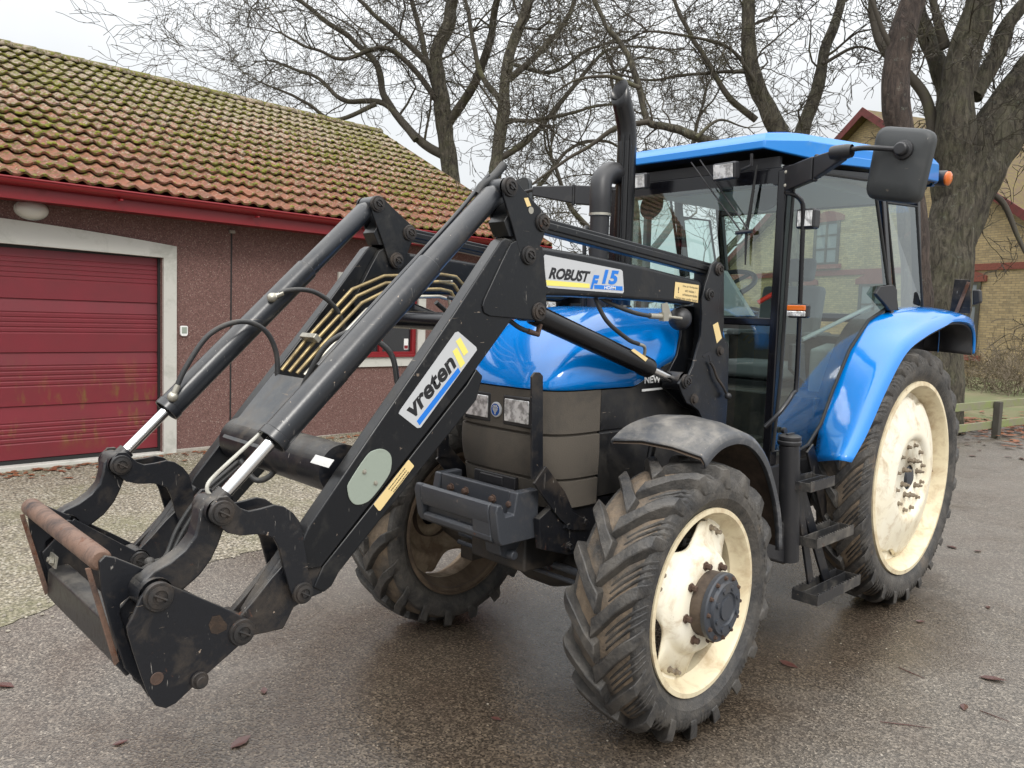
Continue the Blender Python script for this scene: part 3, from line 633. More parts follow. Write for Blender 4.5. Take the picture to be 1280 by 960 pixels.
xr2, zt2 = HL(1050, 282); _, zb2 = HL(1050, 330); hwin(xr2-1.3, xr2, zb2, zt2+.2)
xr3 = xr-3.6; hwin(xr3-1.35, xr3, zb, zt); hwin(xr-7.4-1.35, xr-7.4, zb, zt)

# ------------------------------------------------------------------ post and rail fence right
Fh = empty('post_and_rail_fence', (-12.0, -1.0, 0)); tag(Fh, 'low mossy two rail wooden fence right of the rear wheel', 'fence')
f0 = P(1190, 528, 'z', .28); f1 = P(1280, 517, 'z', .45)
fd = P(1190, 545, 'z', .0); fe = P(1280, 527, 'z', 0)
A = Vector((-10.9, -2.05, 0)); B_ = Vector((-13.2, 3.2, 0)); 
A = P(1192, 553, 'z', 0); B_ = P(1280, 541, 'z', 0); dirf = (B_-A).normalized(); up = Vector((0, 0, 1)); off = Vector((-12.0, -1.0, 0)); nf = dirf.cross(up)
Aq = A-dirf*1.2; 
for hz in (.20, .52):
    mb = MB(); mb.obox(Aq+dirf*3.5+up*hz-off, dirf, nf, up, 4.6, .02, .058); mb.build('rail', M['fence'], Fh, .006)
for k in range(6):
    mb = MB(); mb.obox(Aq-dirf*.9+dirf*(k*1.6)+nf*.075+up*.28-off, dirf, nf, up, .05, .05, .29); mb.build('post', M['post'], Fh, .008)

# ------------------------------------------------------------------ bare trees
def limb(mb, path, r0, r1, n=10, wob=.0, rr=None):
    pts = smoothpath(path, 7); k = len(pts)
    pts = [p+noise.noise_vector(p*1.3)*wob*(i/k)+noise.noise_vector(p*3.1)*wob*.5*(i/k) for i, p in enumerate(pts)]
    rad = [(r0+(r1-r0)*(i/(k-1)))*(1+.10*noise.noise(p*3)) for i, p in enumerate(pts)]
    i0 = len(mb.bm.verts); mb.tube(pts, rad, n, caps=True); mb.bm.verts.ensure_lookup_table()
    if n > 12:
        for v in list(mb.bm.verts)[i0:]: v.co += noise.noise_vector(Vector((v.co.x*5, v.co.y*5, v.co.z*1.6)))*r0*.16
    return pts, rad
def twigs(mb, p, d, r, L, lvl, rnd, droop, spread):
    """recursive bare branching"""
    n = 3 if r < .012 else (4 if r < .03 else 6)
    steps = 6 if lvl else 4; pts = [p]; dd = d.normalized(); cur = p.copy()
    for i in range(steps):
        dd = (dd+Vector((rnd.gauss(0, .36), rnd.gauss(0, .36), rnd.gauss(.05, .30)-droop*(i/steps)))).normalized()
        cur = cur+dd*L/steps; pts.append(cur.copy())
    rad = [max(.0058, r*(1-.7*i/steps)) for i in range(steps+1)]
    mb.tube(pts, rad, n, caps=False)
    if lvl == 0: return
    nb = rnd.choice((3, 4, 5)) if lvl > 1 else rnd.choice((2, 3, 4))
    for b in range(nb):
        t = rnd.uniform(.2, 1); i = min(steps-1, int(t*steps)); q = pts[i].lerp(pts[i+1], t*steps-i)
        base = (pts[i+1]-pts[i]).normalized(); ax = base.orthogonal().normalized(); ax.rotate(Matrix.Rotation(rnd.uniform(0, 6.28), 3, base))
        nd = (base*math.cos(spread)+ax*math.sin(spread)*rnd.uniform(.7, 1.2)).normalized()
        twigs(mb, q, nd, max(.007, rad[i]*rnd.uniform(.5, .7)), L*rnd.uniform(.42, .72), lvl-1, rnd, droop, spread)
def tree(name, label, depth, limbs, seed, bark='bark', density=1.0, L=2.0, lvl=3, droop=.1, base=None, group=None):
    rnd = random.Random(seed); bpt = base or (CAM+ray(*limbs[0][0][0])*depth); t = empty(name, (bpt.x, bpt.y, 0)); tag(t, label, 'tree', group); o0 = Vector((bpt.x, bpt.y, 0))
    mbt = MB(); mbc = MB()
    for k, (px, w0, w1, d1) in enumerate(limbs):
        n = len(px); pts = [CAM+ray(*q)*(depth+d1*i/max(1, n-1))-o0 for i, q in enumerate(px)]
        kk = .84 if name != 'old_tree' else .95; r0, r1 = kk*w0*depth/F/2, kk*w1*depth/F/2
        mb = mbt if k == 0 or w0 > 16 else mbc
        P_, R_ = limb(mb, pts, r0, r1, 22 if w0 > 16 else 8, wob=.05*depth/15)
        length = sum((b-a).length for a, b in zip(P_, P_[1:])); nb = int(length*density*.85)
        for b in range(nb):
            i = rnd.randrange(int(len(P_)*(.40 if k == 0 else .15)), len(P_)-1)
            bd = (P_[i+1]-P_[i]).normalized(); ax = bd.orthogonal().normalized(); ax.rotate(Matrix.Rotation(rnd.uniform(0, 6.28), 3, bd))
            nd = (bd*.45+ax*rnd.uniform(.7, 1)).normalized(); rr = min(R_[i]*.45, rnd.uniform(.008, .026)*depth/14)
            twigs(mbc, P_[i], nd, rr, L*rnd.uniform(.6, 1.15), lvl, rnd, droop, R(42))
        # the limb's own end
        for e in range(3): twigs(mbc, P_[-1], (P_[-1]-P_[-3])+Vector([rnd.gauss(0, .05) for _ in range(3)]), R_[-1]*.8, L, lvl, rnd, droop, R(40))
    mbt.build('trunk', M[bark], t, smooth=60); mbc.build('crown', M['twig'], t, smooth=60)
    return t
# large old tree at right
tree('old_tree', 'large old tree with thick mossy forked trunk right of the cab', 13, [
    ([(1170, 545), (1168, 500), (1168, 430), (1178, 350), (1190, 290), (1222, 215), (1264, 140), (1330, 60), (1400, -30)], 68, 66, 0),
    ([(1198, 290), (1196, 210), (1195, 130), (1207, 60), (1222, 10), (1240, -60)], 50, 32, -.5),
    ([(1188, 280), (1180, 215), (1178, 160), (1183, 110), (1165, 65), (1150, 20), (1140, -50)], 36, 18, .8),
    ([(1168, 200), (1160, 130), (1135, 92), (1105, 62), (1090, 10), (1100, -50)], 15, 9, .5),
    ([(1215, 120), (1245, 70), (1262, 30), (1300, -20)], 26, 16, 0),
    ([(1216, 240), (1250, 250), (1275, 300), (1290, 330)], 10, 3, -.5),
    ([(1182, 60), (1170, 20), (1160, -40)], 14, 8, 0)], 11, density=1.3, L=1.7)
tree('dark_barked_tree', 'dark red brown tree trunk rising behind the large mirror', 10.5, [
    ([(1150, 560), (1146, 420), (1140, 260), (1128, 170), (1118, 120), (1121, 70), (1136, 20), (1150, -40)], 42, 34, 0),
    ([(1126, 80), (1105, 40), (1085, -20)], 10, 6, 0)], 12, bark='bark_dark', density=.7, L=1.4)
tree('forked_tree', 'tree with two mossy limbs forking above the cab roof', 15, [
    ([(990, 520), (985, 300), (978, 190), (962, 140), (944, 100), (934, 50), (936, 0), (940, -60)], 36, 14, 0),
    ([(988, 230), (1004, 160), (1022, 110), (1032, 60), (1050, 10), (1060, -50)], 22, 11, .5),
    ([(945, 150), (910, 120), (880, 70), (850, 20), (830, -40)], 10, 5, .5),
    ([(980, 160), (940, 95), (910, 60), (860, 45), (810, 40)], 7, 3, -.5),
    ([(1028, 80), (1070, 60), (1110, 70)], 6, 2, 0),
    ([(938, 90), (900, 90), (850, 95), (810, 100), (770, 90)], 6, 3, 1)], 13, density=1.5, L=1.9)
tree('leaning_tree', 'tree whose long mossy bough reaches left of the cab roof', 13.5, [
    ([(1010, 540), (1000, 400), (970, 230), (905, 185), (870, 172), (835, 158), (812, 152), (800, 110), (780, 60), (752, 20), (730, -40)], 18, 6, .5),
    ([(812, 152), (770, 160), (740, 180), (700, 205), (662, 235)], 9, 3, .5),
    ([(800, 110), (760, 95), (720, 100), (690, 120)], 7, 2, .5),
    ([(870, 172), (900, 150), (935, 160)], 6, 2, .5)], 14, density=.8, L=1.5)
tree('spreading_tree', 'tall spreading bare tree behind the garage ridge', 22, [
    ([(566, 470), (565, 330), (563, 215), (556, 165), (552, 120), (545, 70), (560, 30), (566, -10), (570, -60)], 30, 16, 0),
    ([(556, 195), (530, 180), (505, 155), (480, 120), (470, 80), (440, 50), (400, 20), (360, -10)], 15, 6, 1),
    ([(556, 160), (590, 110), (610, 60), (620, 10), (640, -50)], 15, 8, -1),
    ([(520, 175), (480, 130), (430, 125), (400, 100), (360, 82), (335, 76)], 10, 3, 2),
    ([(545, 90), (505, 50), (470, 20), (430, -20)], 10, 5, 0),
    ([(555, 140), (520, 90), (480, 60), (430, 75), (395, 62), (350, 42)], 9, 3, -1),
    ([(470, 130), (420, 150), (385, 130), (350, 112), (325, 104)], 7, 2, -1),
    ([(556, 150), (535, 80), (520, 20), (500, -40)], 10, 6, 1)], 15, density=1.9, L=2.9, droop=.16)
tree('slim_tree', 'second bare tree with upright trunk above the raised loader arm', 20, [
    ([(618, 470), (616, 330), (616, 240), (622, 190), (630, 130), (636, 70), (655, 20), (672, -50)], 24, 13, 0),
    ([(622, 200), (660, 175), (700, 130), (740, 80), (770, 60), (830, 60)], 10, 3, 1),
    ([(630, 130), (600, 90), (590, 40), (575, -20)], 10, 5, 1),
    ([(636, 100), (680, 60), (710, 20), (730, -40)], 10, 5, -1),
    ([(640, 80), (690, 90), (740, 60), (790, 50)], 7, 3, 1),
    ([(640, 330), (652, 262), (680, 225), (715, 185), (760, 178), (800, 205)], 9, 3, 1),
    ([(628, 150), (670, 150), (720, 140), (770, 130), (820, 150)], 7, 2, 0)], 16, density=1.7, L=2.4, droop=.16)
tree('distant_tree', 'thin tree crown low behind the exhaust stack and cab windows', 26, [
    ([(800, 460), (800, 380), (795, 300), (790, 240), (780, 180), (770, 120)], 22, 8, 0),
    ([(800, 330), (840, 280), (860, 220), (870, 150)], 12, 5, 0), ([(798, 350), (750, 300), (715, 260), (690, 200)], 12, 5, 0),
    ([(800, 380), (870, 350), (920, 300), (950, 250)], 12, 5, 0)], 17, density=.7, L=2.4)

# shrubs in front of the brick house and beyond the yard
def shrub(name, label, x, y, rad, h, k, seed, mat='hedge', cat='shrub', grp=None):
    rnd = random.Random(seed); mb = MB()
    for _ in range(k):
        a = rnd.uniform(0, 6.28); q = Vector((math.cos(a)*rad*rnd.random(), math.sin(a)*rad*rnd.random(), 0))
        twigs(mb, q, Vector((rnd.gauss(0, .45), rnd.gauss(0, .45), 1)), .012, h*rnd.uniform(.6, 1.1), 2, rnd, 0, R(30))
    o = mb.build(name, M[mat], smooth=60); o.location = (x, y, 0); tag(o, label, cat, grp); return o
for k, (px, dd, lb) in enumerate([(1212, 22, 'low bare shrub at the foot of the brick house beside the big trunk'), (1240, 21, 'middle bare shrub below the brick house wall'), (1268, 20, 'bare shrub at the right edge behind the fence')]):
    q = CAM+ray(px, 480)*dd; shrub('bare_shrub', lb, q.x, q.y, 1.0, 1.15, 22, 40+k, grp='bare shrubs below the brick wall')
mb = MB(); rnd = random.Random(77)
for _ in range(900):
    a = rnd.uniform(0, 1); q = Vector((-30-rnd.uniform(0, 6), -60+a*75, 0))
    twigs(mb, q, Vector((rnd.gauss(0, .2), rnd.gauss(0, .2), 1)), .05, rnd.uniform(1.5, 3.0), 1, rnd, 0, R(35))
tag(mb.build('distant_hedge', M['hedge'], smooth=0), kind='stuff')

# bare trees added out of view for the paint and glass to mirror
src = bpy.data.objects['forked_tree']
for (x, y, rz, lb) in [(15, 13, 2.2, 'unseen bare tree added across the yard for the shiny bonnet to mirror'), (-2, 19, 4.0, 'unseen bare tree added beside the yard for the cab side glass to mirror'), (20, -1, 1.0, 'unseen bare tree added in front of the garage end for the windscreen to mirror')]:
    c_ = src.copy(); C.objects.link(c_); c_.location = (x, y, 0); c_.rotation_euler = (0, 0, rz); c_['label'] = lb
    for ch in src.children:
        d_ = ch.copy(); C.objects.link(d_); d_.parent = c_
# ================================================================== tractor (x forward, y to its left, z up; origin under the front axle)
T = empty('tractor', (0, 0, 0)); tag(T, 'blue tractor with black front loader and cream wheels on wet asphalt', 'tractor')
def mir(pts, s): return pts
def XZs(pts, y, s=None, ox=0, oy=0):
    if s: pts = crop(pts, s, ox, oy)
    return XZ(pts, y)

# ---------------- wheels
def lug_tyre(r, rim_r, w, nl, lugh, name, par, flip=1, side=1):
    """carcass + chevron lugs; local axis y, outer face towards +y, centre plane y 0; forward = +x"""
    hw = w/2; rc = r-lugh
    mb = MB()
    def prof(f):  # cross-section, f from -1 (inner bead) to 1 (outer bead)
        pass
    pr = [(rim_r-.02, -hw*.72), (rim_r+.012, -hw*.80), (rim_r+(rc-rim_r)*.35, -hw*1.0), (rim_r+(rc-rim_r)*.62, -hw*1.02), (rim_r+(rc-rim_r)*.85, -hw*.94), (rc-.018, -hw*.82), (rc, -hw*.5), (rc+.006, 0)]
    pr = pr+[(a, -b) for a, b in pr[-2::-1]]
    pr2 = []
    for a, b in zip(pr, pr[1:]):
        pr2.append(a)
        for t in (.25, .5, .75):
            q = (a[0]+(b[0]-a[0])*t, a[1]+(b[1]-a[1])*t); k_ = 1 if b[1] > 0 else -1
            pr2.append((q[0], q[1]+(.0022*k_ if t == .5 and abs(q[1]) > hw*.85 else 0)))
    pr = pr2+[pr[-1]]
    # fine sidewall rings
    mb.lathe(pr, (0, 0, 0), (0, 1, 0), 96)
    for f in mb.bm.faces:
        c = f.calc_center_median(); f.material_index = 0 if (math.hypot(c.x, c.z) < rim_r+(rc-rim_r)*.9) else 1
    mb.mi = 2
    def P_(th, y, rad): return (rad*math.sin(th), y, rad*math.cos(th))
    per = 2*math.pi/nl
    lw = r*per*(.33 if r < .7 else .30)
    # stations from the centre line to the shoulder and down the sidewall: (y, top radius, base radius, angle lag)
    st = [(-.06*hw, r, rc-.005, 0), (.25*hw, r+.001, rc-.008, .20), (.55*hw, r-.003, rc-.012, .42), (.85*hw, r-.010, rc-.03, .60), (1.00*hw, r-.026, rc-.06, .68), (1.045*hw, rc-.035, rc-.055, .74), (1.05*hw, rc-.06, rc-.075, .78)]
    rr = random.Random(int(r*100))
    for sd in (-1, 1):
        for k in range(nl):
            th0 = k*per+(per/2 if sd > 0 else 0)+rr.uniform(-.004, .004); rings = []; wear = rr.uniform(-.004, .002)
            for i, (y, rt_, rb, lag) in enumerate(st):
                th = th0-lag*per*1.35
                wt = lw*(1.15 if i == 0 else 1.0-.04*i)/r/2; wb_ = wt*1.32
                yy = sd*y; yb = sd*(y if i < 4 else y-.02)
                rings.append([P_(th-wb_, yb, rb), P_(th-wt, yy, rt_+wear), P_(th+wt, yy, rt_+wear), P_(th+wb_, yb, rb)])
            vs = mb.grid(rings); mb.face(vs[0]); mb.face(vs[-1][::-1])
    # small worn bars on the shoulder between the lugs
    for k in range(nl):
        th0 = k*per+per/2
        for j in range(3):
            f0 = (.36+.155*j); rings = []
            for (y, rt_, lag) in [(.16*hw, rc-.002, .14), (.25*hw, rc+.007, .20), (.50*hw, rc+.007, .38), (.82*hw, rc-.002, .60), (.97*hw, rc-.026, .69), (1.03*hw, rc-.060, .76)]:
                th = th0-lag*per*1.35+f0*per; wt = .0065/r
                rings.append([P_(th-wt*1.5, y, rt_-.014), P_(th-wt, y, rt_), P_(th+wt, y, rt_), P_(th+wt*1.5, y, rt_-.014)])
            vs = mb.grid(rings); mb.face(vs[0]); mb.face(vs[-1][::-1])
    o = mb.build(name, [M['sidewall'], M['carcass'], M['lug']], par, smooth=28)
    q = o.modifiers.new('bevel', 'BEVEL'); q.width = .005; q.segments = 1; q.limit_method = 'ANGLE'; q.angle_limit = R(50)
    return o
def sidewall_ribs(mb): pass

_nm = {}
def nut_mesh(kd):
    if kd not in _nm:
        r_, h_ = dict(big=(.013, .034), mid=(.013, .030), small=(.010, .026), tiny=(.0075, .012))[kd]; mb = MB(); mb.bolt((0, 0, 0), (0, 1, 0), r_, h_)
        if kd == 'big': mb.lathe([(.008, .03), (.008, .050), (0, .050)], (0, 0, 0), (0, 1, 0), 8)
        o = mb.build('nut', M['boltrust' if kd in ('tiny', 'mid') else 'wheelnut'], smooth=30); _nm[kd] = o.data; bpy.data.objects.remove(o)
    return _nm[kd]
def wheel(x, yc, r, w, rim_r, nl, lugh, side, rear, rotz=0, spin=0, label=None):
    Wp = empty('wheel', (x, side*yc, r), rotz, parent=T)
    if label: Wp['label'] = label
    o = lug_tyre(r, rim_r, w, nl, lugh, 'tyre', Wp); o.rotation_euler.y = spin
    if side < 0: o.scale = (1, -1, 1)
    mat = M['cream'] if side > 0 else M['cream_dirty']
    hw = w/2
    mb = MB()
    if rear:
        pr = [(rim_r-.005, hw*.80), (rim_r+.012, hw*.84), (rim_r+.012, hw*.90), (rim_r-.008, hw*.91), (rim_r-.018, hw*.84), (rim_r-.026, hw*.50), (rim_r-.050, hw*.32), (rim_r-.055, -hw*.05), (rim_r-.085, -hw*.2), (rim_r-.085, -hw*.35), (rim_r-.03, -hw*.6), (rim_r+.012, -hw*.9), (rim_r+.0, -hw*.92)]
    else:
        pr = [(rim_r-.005, hw*.78), (rim_r+.012, hw*.82), (rim_r+.012, hw*.88), (rim_r-.008, hw*.89), (rim_r-.02, hw*.80), (rim_r-.03, hw*.55), (rim_r-.052, hw*.42), (rim_r-.055, -hw*.2), (rim_r-.03, -hw*.45), (rim_r-.015, -hw*.8), (rim_r+.012, -hw*.86), (rim_r, -hw*.9)]
    mb.lathe(pr, (0, 0, 0), (0, 1, 0), 72)
    for f in mb.bm.faces: f.material_index = 1 if f.calc_center_median().y < (.0 if rear else .012) else 0
    o = mb.build('rim', [M['rim_yellow'] if side > 0 else mat, M['rim_mud']], Wp, smooth=40); o.modifiers.new('s', 'SOLIDIFY').thickness = .006
    if side < 0: o.scale = (1, -1, 1)
    # dished disc
    mb = MB(); nr = 96; rows = []
    if rear:
        def edge_r(t): return rim_r-.066-.065*max(0, math.cos(4*t+1.05))**3
        dish = [(0.0, .015), (.11, .015), (.135, .02), (.19, .045), (.235, .068), (.30, .055), (.60, .02), (.82, -.005), (.9, -.03), (1, -.045)]
        # fraction of radius -> y
        ys = lambda f: [d[1] for d in dish]
        prof = [(0.08, .108), (.232, .108), (.240, .110), (.250, .124), (.268, .135), (.295, .135), (.35, .122), (.43, .098), (.49, .080), ('e', .055)]
    else:
        def edge_r(t): return rim_r-.058-.088*max(0, math.cos(4*(t-R(18))))**.65
        prof = [(.07, .152), (.12, .152), (.172, .150), (.195, .146), (.213, .136), (.226, .120), (.235, .104), (.246, .094), ('e', .082)]
    for a, h in prof:
        row = []
        for k in range(nr):
            t = 2*math.pi*k/nr; e = edge_r(t)
            rr = e if a == 'e' else min(a, e-.004); row.append((rr*math.sin(t), h, rr*math.cos(t)))
        rows.append(row)
    mb.grid(rows, True)
    if rear:
        # bolted flange ring and lugs between disc and rim
        mb.lathe([(rim_r-.056, .034), (rim_r-.056, .038), (rim_r-.118, .038), (rim_r-.118, .034)], (0, 0, 0), (0, 1, 0), 72)
    else:
        for k in range(4):
            t = math.pi/2*k+R(63)
            c_ = Vector((math.sin(t), 0, math.cos(t))); tg = Vector((math.cos(t), 0, -math.sin(t)))
            mb.obox(c_*(rim_r-.070)+Vector((0, .072, 0)), c_, tg, (0, 1, 0), .035, .06, .006)
    o = mb.build('wheel_disc', mat, Wp, smooth=40); o.modifiers.new('s', 'SOLIDIFY').thickness = .008
    if side < 0: o.scale = (1, -1, 1)
    mb = MB(); nuts = []
    if rear:
        for k in range(8): nuts.append((.118, 2*math.pi*(k+.3)/8, .108, 'big'))
        for k in range(12): nuts.append((.208, 2*math.pi*(k+.5)/12, .108, 'small'))
        for k in range(8): nuts.append((rim_r-.098, 2*math.pi*(k+.5)/8+.35, .040, 'small'))
    else:
        for k in range(8): nuts.append((.168, 2*math.pi*(k+.2)/8, .150, 'mid'))
        for k in range(4):
            for dd in (-.035, .035): nuts.append((rim_r-.080, math.pi/2*k+R(63)+dd*2.6, .084, 'small'))
    mb.bm.free()
    for a_, t, h_, kd in nuts:
        o = bpy.data.objects.new('wheel_nut', nut_mesh(kd)); C.objects.link(o); o.parent = Wp; o.location = (a_*math.sin(t), side*h_, a_*math.cos(t))
        if side < 0: o.scale = (1, -1, 1)
    mb = MB()
    if rear:
        mb.lathe([(.10, .06), (.10, .094), (.060, .096), (.055, .118), (.03, .122), (0, .122)], (0, 0, 0), (0, 1, 0), 32)
        o = mb.build('hub', M['carrier_grey'], Wp)
    else:
        mb.lathe([(.134, .11), (.140, .14), (.140, .205), (.136, .218), (.12, .22)], (0, 0, 0), (0, 1, 0), 48)
        o = mb.build('hub', M['rusthub'], Wp)
        if side < 0: o.scale = (1, -1, 1)
        mb = MB(); mb.lathe([(.146, .207), (.146, .225), (.140, .231), (.114, .233), (.109, .247), (.070, .249), (.066, .241), (.050, .241), (.048, .249), (0, .249)], (0, 0, 0), (0, 1, 0), 48)
        for k in range(8):
            t = 2*math.pi*(k+.5)/8; mb.lathe([(.012, 0), (.012, .008), (0, .008)], (.088*math.sin(t), .247, .088*math.cos(t)), (0, 1, 0), 12)
        o = mb.build('hub_cap', M['hubgrey'], Wp, smooth=30)
        if side < 0: o.scale = (1, -1, 1)
        for k in range(12):
            t = 2*math.pi*k/12; o = bpy.data.objects.new('hub_bolt', nut_mesh('tiny')); C.objects.link(o); o.parent = Wp; o.location = (.128*math.sin(t), side*.231, .128*math.cos(t)); o.scale = (1, side, 1)
    return Wp
M['rusthub'] = surf('rusty_planetary_hub', (.12, .088, .062), .6, dirt=(.06, .045, .035), damt=.7, rust=.22, bmp=.6)
M['hubgrey'] = surf('blue_grey_hub_cover', (.042, .047, .057), .42, dirt=(.09, .075, .06), damt=.35, rust=.05, bmp=.15)
M['white_pipe'] = surf('cream_grey_pipe', (.42, .41, .36), .4, dirt=(.2, .17, .13), damt=.4, bmp=.1)
ST = R(2.4)
FR, FW, FRIM = .602, .335, .394
RR_, RW, RRIM = .821, .30, .60
wheel(0, .80, FR, FW, FRIM, 18, .046, 1, False, ST, label='near front wheel with muddy tyre, cream rim and grey hub cap')
wheel(0, .80, FR, FW, FRIM, 18, .046, -1, False, ST, spin=.1, label='far front wheel with brown muddy inner rim')
wheel(-2.414, .765, RR_, RW, RRIM, 23, .038, 1, True, 0, label='large narrow cream rear wheel nearest the steps')
wheel(-2.414, .765, RR_, RW, RRIM, 23, .038, -1, True, 0, spin=.07, label='far rear wheel hidden behind the tractor')

# ---------------- front axle, frame, engine, gearbox
mb = MB()
mb.lathe([(.05, -.62), (.075, -.55), (.06, -.40), (.085, -.22), (.13, -.08), (.13, .08), (.085, .22), (.06, .40), (.075, .55), (.05, .62)], (-.02, 0, .56), (0, 1, 0), 20)
for s in (-1, 1):
    mb.box(-.09, .09, s*.52-.05, s*.52+.05, .44, .74); mb.lathe([(.10, 0), (.11, .08), (.085, .2)], (0, s*.55, .602), (0, s, 0), 20)
mb.build('front_axle', M['under'], T, .012)
mb = MB(); mb.tube([(.13, -.52, .60), (.13, .52, .60)], .018, 10); mb.tube([(.13, -.17, .60), (.13, .17, .60)], .034, 14); mb.tube([(.16, -.5, .56), (.16, .5, .56)], .012, 8)
mb.build('steering_cylinder', M['carrier_grey'], T)
mb = MB(); mb.box(-.35, .34, -.19, .19, .60, .86); mb.box(-1.1, -.2, -.24, .24, .55, 1.0); mb.box(-2.5, -1.0, -.28, .28, .52, 1.08); mb.lathe([(.22, -.5), (.2, .0), (.13, .0), (.13, .5)], (-2.414, 0, .821), (0, 1, 0), 20)
mb.tube([(-2.414, -.72, .821), (-2.414, .72, .821)], .09, 16)
mb.build('chassis', M['under'], T, .015)
mb = MB(); mb.box(-1.0, .22, -.26, .26, .85, 1.45)
for k in range(6): mb.box(-.9+k*.17, -.8+k*.17, .26, .31, 1.0, 1.3)
mb.tube([(-.9, .28, .95), (-.3, .30, 1.05), (.1, .27, .95)], .022, 8); mb.tube([(-.7, .32, .85), (-.2, .33, .90), (.15, .3, .86)], .014, 8)
mb.build('engine', M['under'], T, .01)

# ---------------- bonnet
XF, X1, WH, ZS = .362, .02, .362, 1.468
def plan_w(x):
    if x <= X1: return WH+.012*min(1, (X1-x)/.6)
    return WH*max(0, (1-((x-X1)/(XF-X1))**4.2))**(1/4.2)
def seam_z(x):
    if x > -.20: return ZS
    return ZS+.165*(1-math.exp(-((-.20-x)/.26)**1.3))
def top_z(x):
    f = max(0, min(1, (XF-x)/.62)); return 1.468+.375*(1-(1-f)**2.25)**(1/1.35)
N1, N2 = 30, 30
rows = []
xs = [XF-(XF+.98)*(k/44)**1.7 for k in range(45)]
for x in xs:
    w = plan_w(x); zs = seam_z(x); zt = top_z(x); row = []
    for k in range(37):
        a = math.pi*k/36; cy = math.cos(a); sy = math.sin(a)
        e1, e2 = .62, .70
        y = w*math.copysign(abs(cy)**e1, cy); z = zs+(zt-zs)*abs(sy)**e2
        # raised shoulders along the bonnet, slight hollow in the middle
        z += .012*math.exp(-((abs(y)-.19)/.06)**2)*min(1, max(0, XF-x)/.3)
        row.append((x, y, z))
    rows.append(row)
mb = MB(); mb.grid(rows); mb.build('bonnet', M['blue'], T, smooth=60, solid=.006)
# black side panels (one each side) and brown dusty front grille share the plan outline
def ring(x, z, off=0, lo=0): return plan_w(x)+off
def skin(x0, x1, z0f, z1f, nx, nz, side, off=0.0):
    rows = []
    for i in range(nx+1):
        x = x0+(x1-x0)*i/nx; a, b = z0f(x), z1f(x)
        rows.append([(x, side*(plan_w(x)+off-.035*((ZS-(a+(b-a)*j/nz))/.5)**2*(1 if a+(b-a)*j/nz < ZS else 0)), a+(b-a)*j/nz) for j in range(nz+1)])
    return rows
grooves = [1.262, 1.055]
def zlist(z0, z1):
    zs = [z0+(z1-z0)*j/14 for j in range(15)]
    for g in grooves: zs += [g-.008, g-.004, g+.004, g+.008]
    return sorted(zs)
# front grille: perimeter from left seam round the nose to the right seam
SX = .04
per = [];
for k in range(15): per.append((SX+(X1+.12-SX)*k/15, 1))
xs_ = [X1+.12+(XF-.0-X1-.12)*math.sin(math.pi/2*k/16) for k in range(17)]
for x in xs_: per.append((min(x, XF-1e-4), 1))
pts = [(x, plan_w(x)) for x, _ in per]; front_y = pts[-1][1]
pts += [(XF, front_y*(1-k/8)) for k in range(1, 9)]
pts = pts+[(x, -y) for x, y in pts[-2::-1]]
rows = []
for z in zlist(.925, ZS-.006):
    dep = .016 if any(abs(z-g) < .005 for g in grooves) else 0
    tap = .045*max(0, (1.30-z)/.37)**1.6
    bul = .012*math.sin(math.pi*min(1, max(0, (z-1.055)/.21))) if 1.055 < z < 1.262 else 0
    rows.append([(x-tap*max(0, (x-.1)/.26)-(dep-bul)*max(0, min(1, (x-.15)/.2)), y*(1-(dep-bul*.3)/.36-tap*.25), z) for x, y in pts])
mb = MB(); mb.grid(rows); gr = mb.build('grille', M['grille'], T, smooth=35)
for s in (1, -1):
    mb = MB(); rows = []
    for i in range(25):
        x = SX-.003-(.98+SX)*i/24; zt = seam_z(x)-.008; zb = .955+.10*max(0, (-.15-x)/.5)
        zz = [zb+(zt-zb)*j/12 for j in range(13)]+[1.252, 1.260, 1.264, 1.272]; zz = sorted(z for z in zz if z <= zt)
        while len(zz) < 17: zz.append(zt)
        rows.append([(x, s*(plan_w(x)-.045*.25*max(0, (1.30-z)/.37)**1.6-(.008 if abs(z-1.262) < .005 else 0)), z) for z in zz])
    mb.grid(rows); sp = mb.build('side_panel', M['side_black'], T, smooth=30)
    if s == 1: spL = sp
# lettering on the side panel (partly hidden behind the lift cylinder)
yP = plan_w(-.25)+.004
text('NEW HOLLAND', M['white'], spL, [P(805.5, 479.5, 'y', yP), P(866, 475, 'y', yP), P(805.5, 470, 'y', yP)], lift=.001, bold=.03)
mb = MB(); mb.ext([P(802, 486.5, 'y', yP), P(834, 483.5, 'y', yP), P(834, 485.8, 'y', yP), P(802, 489.5, 'y', yP)], (0, .003, 0)); mb.build('trim_strip', M['white'], spL, smooth=0)
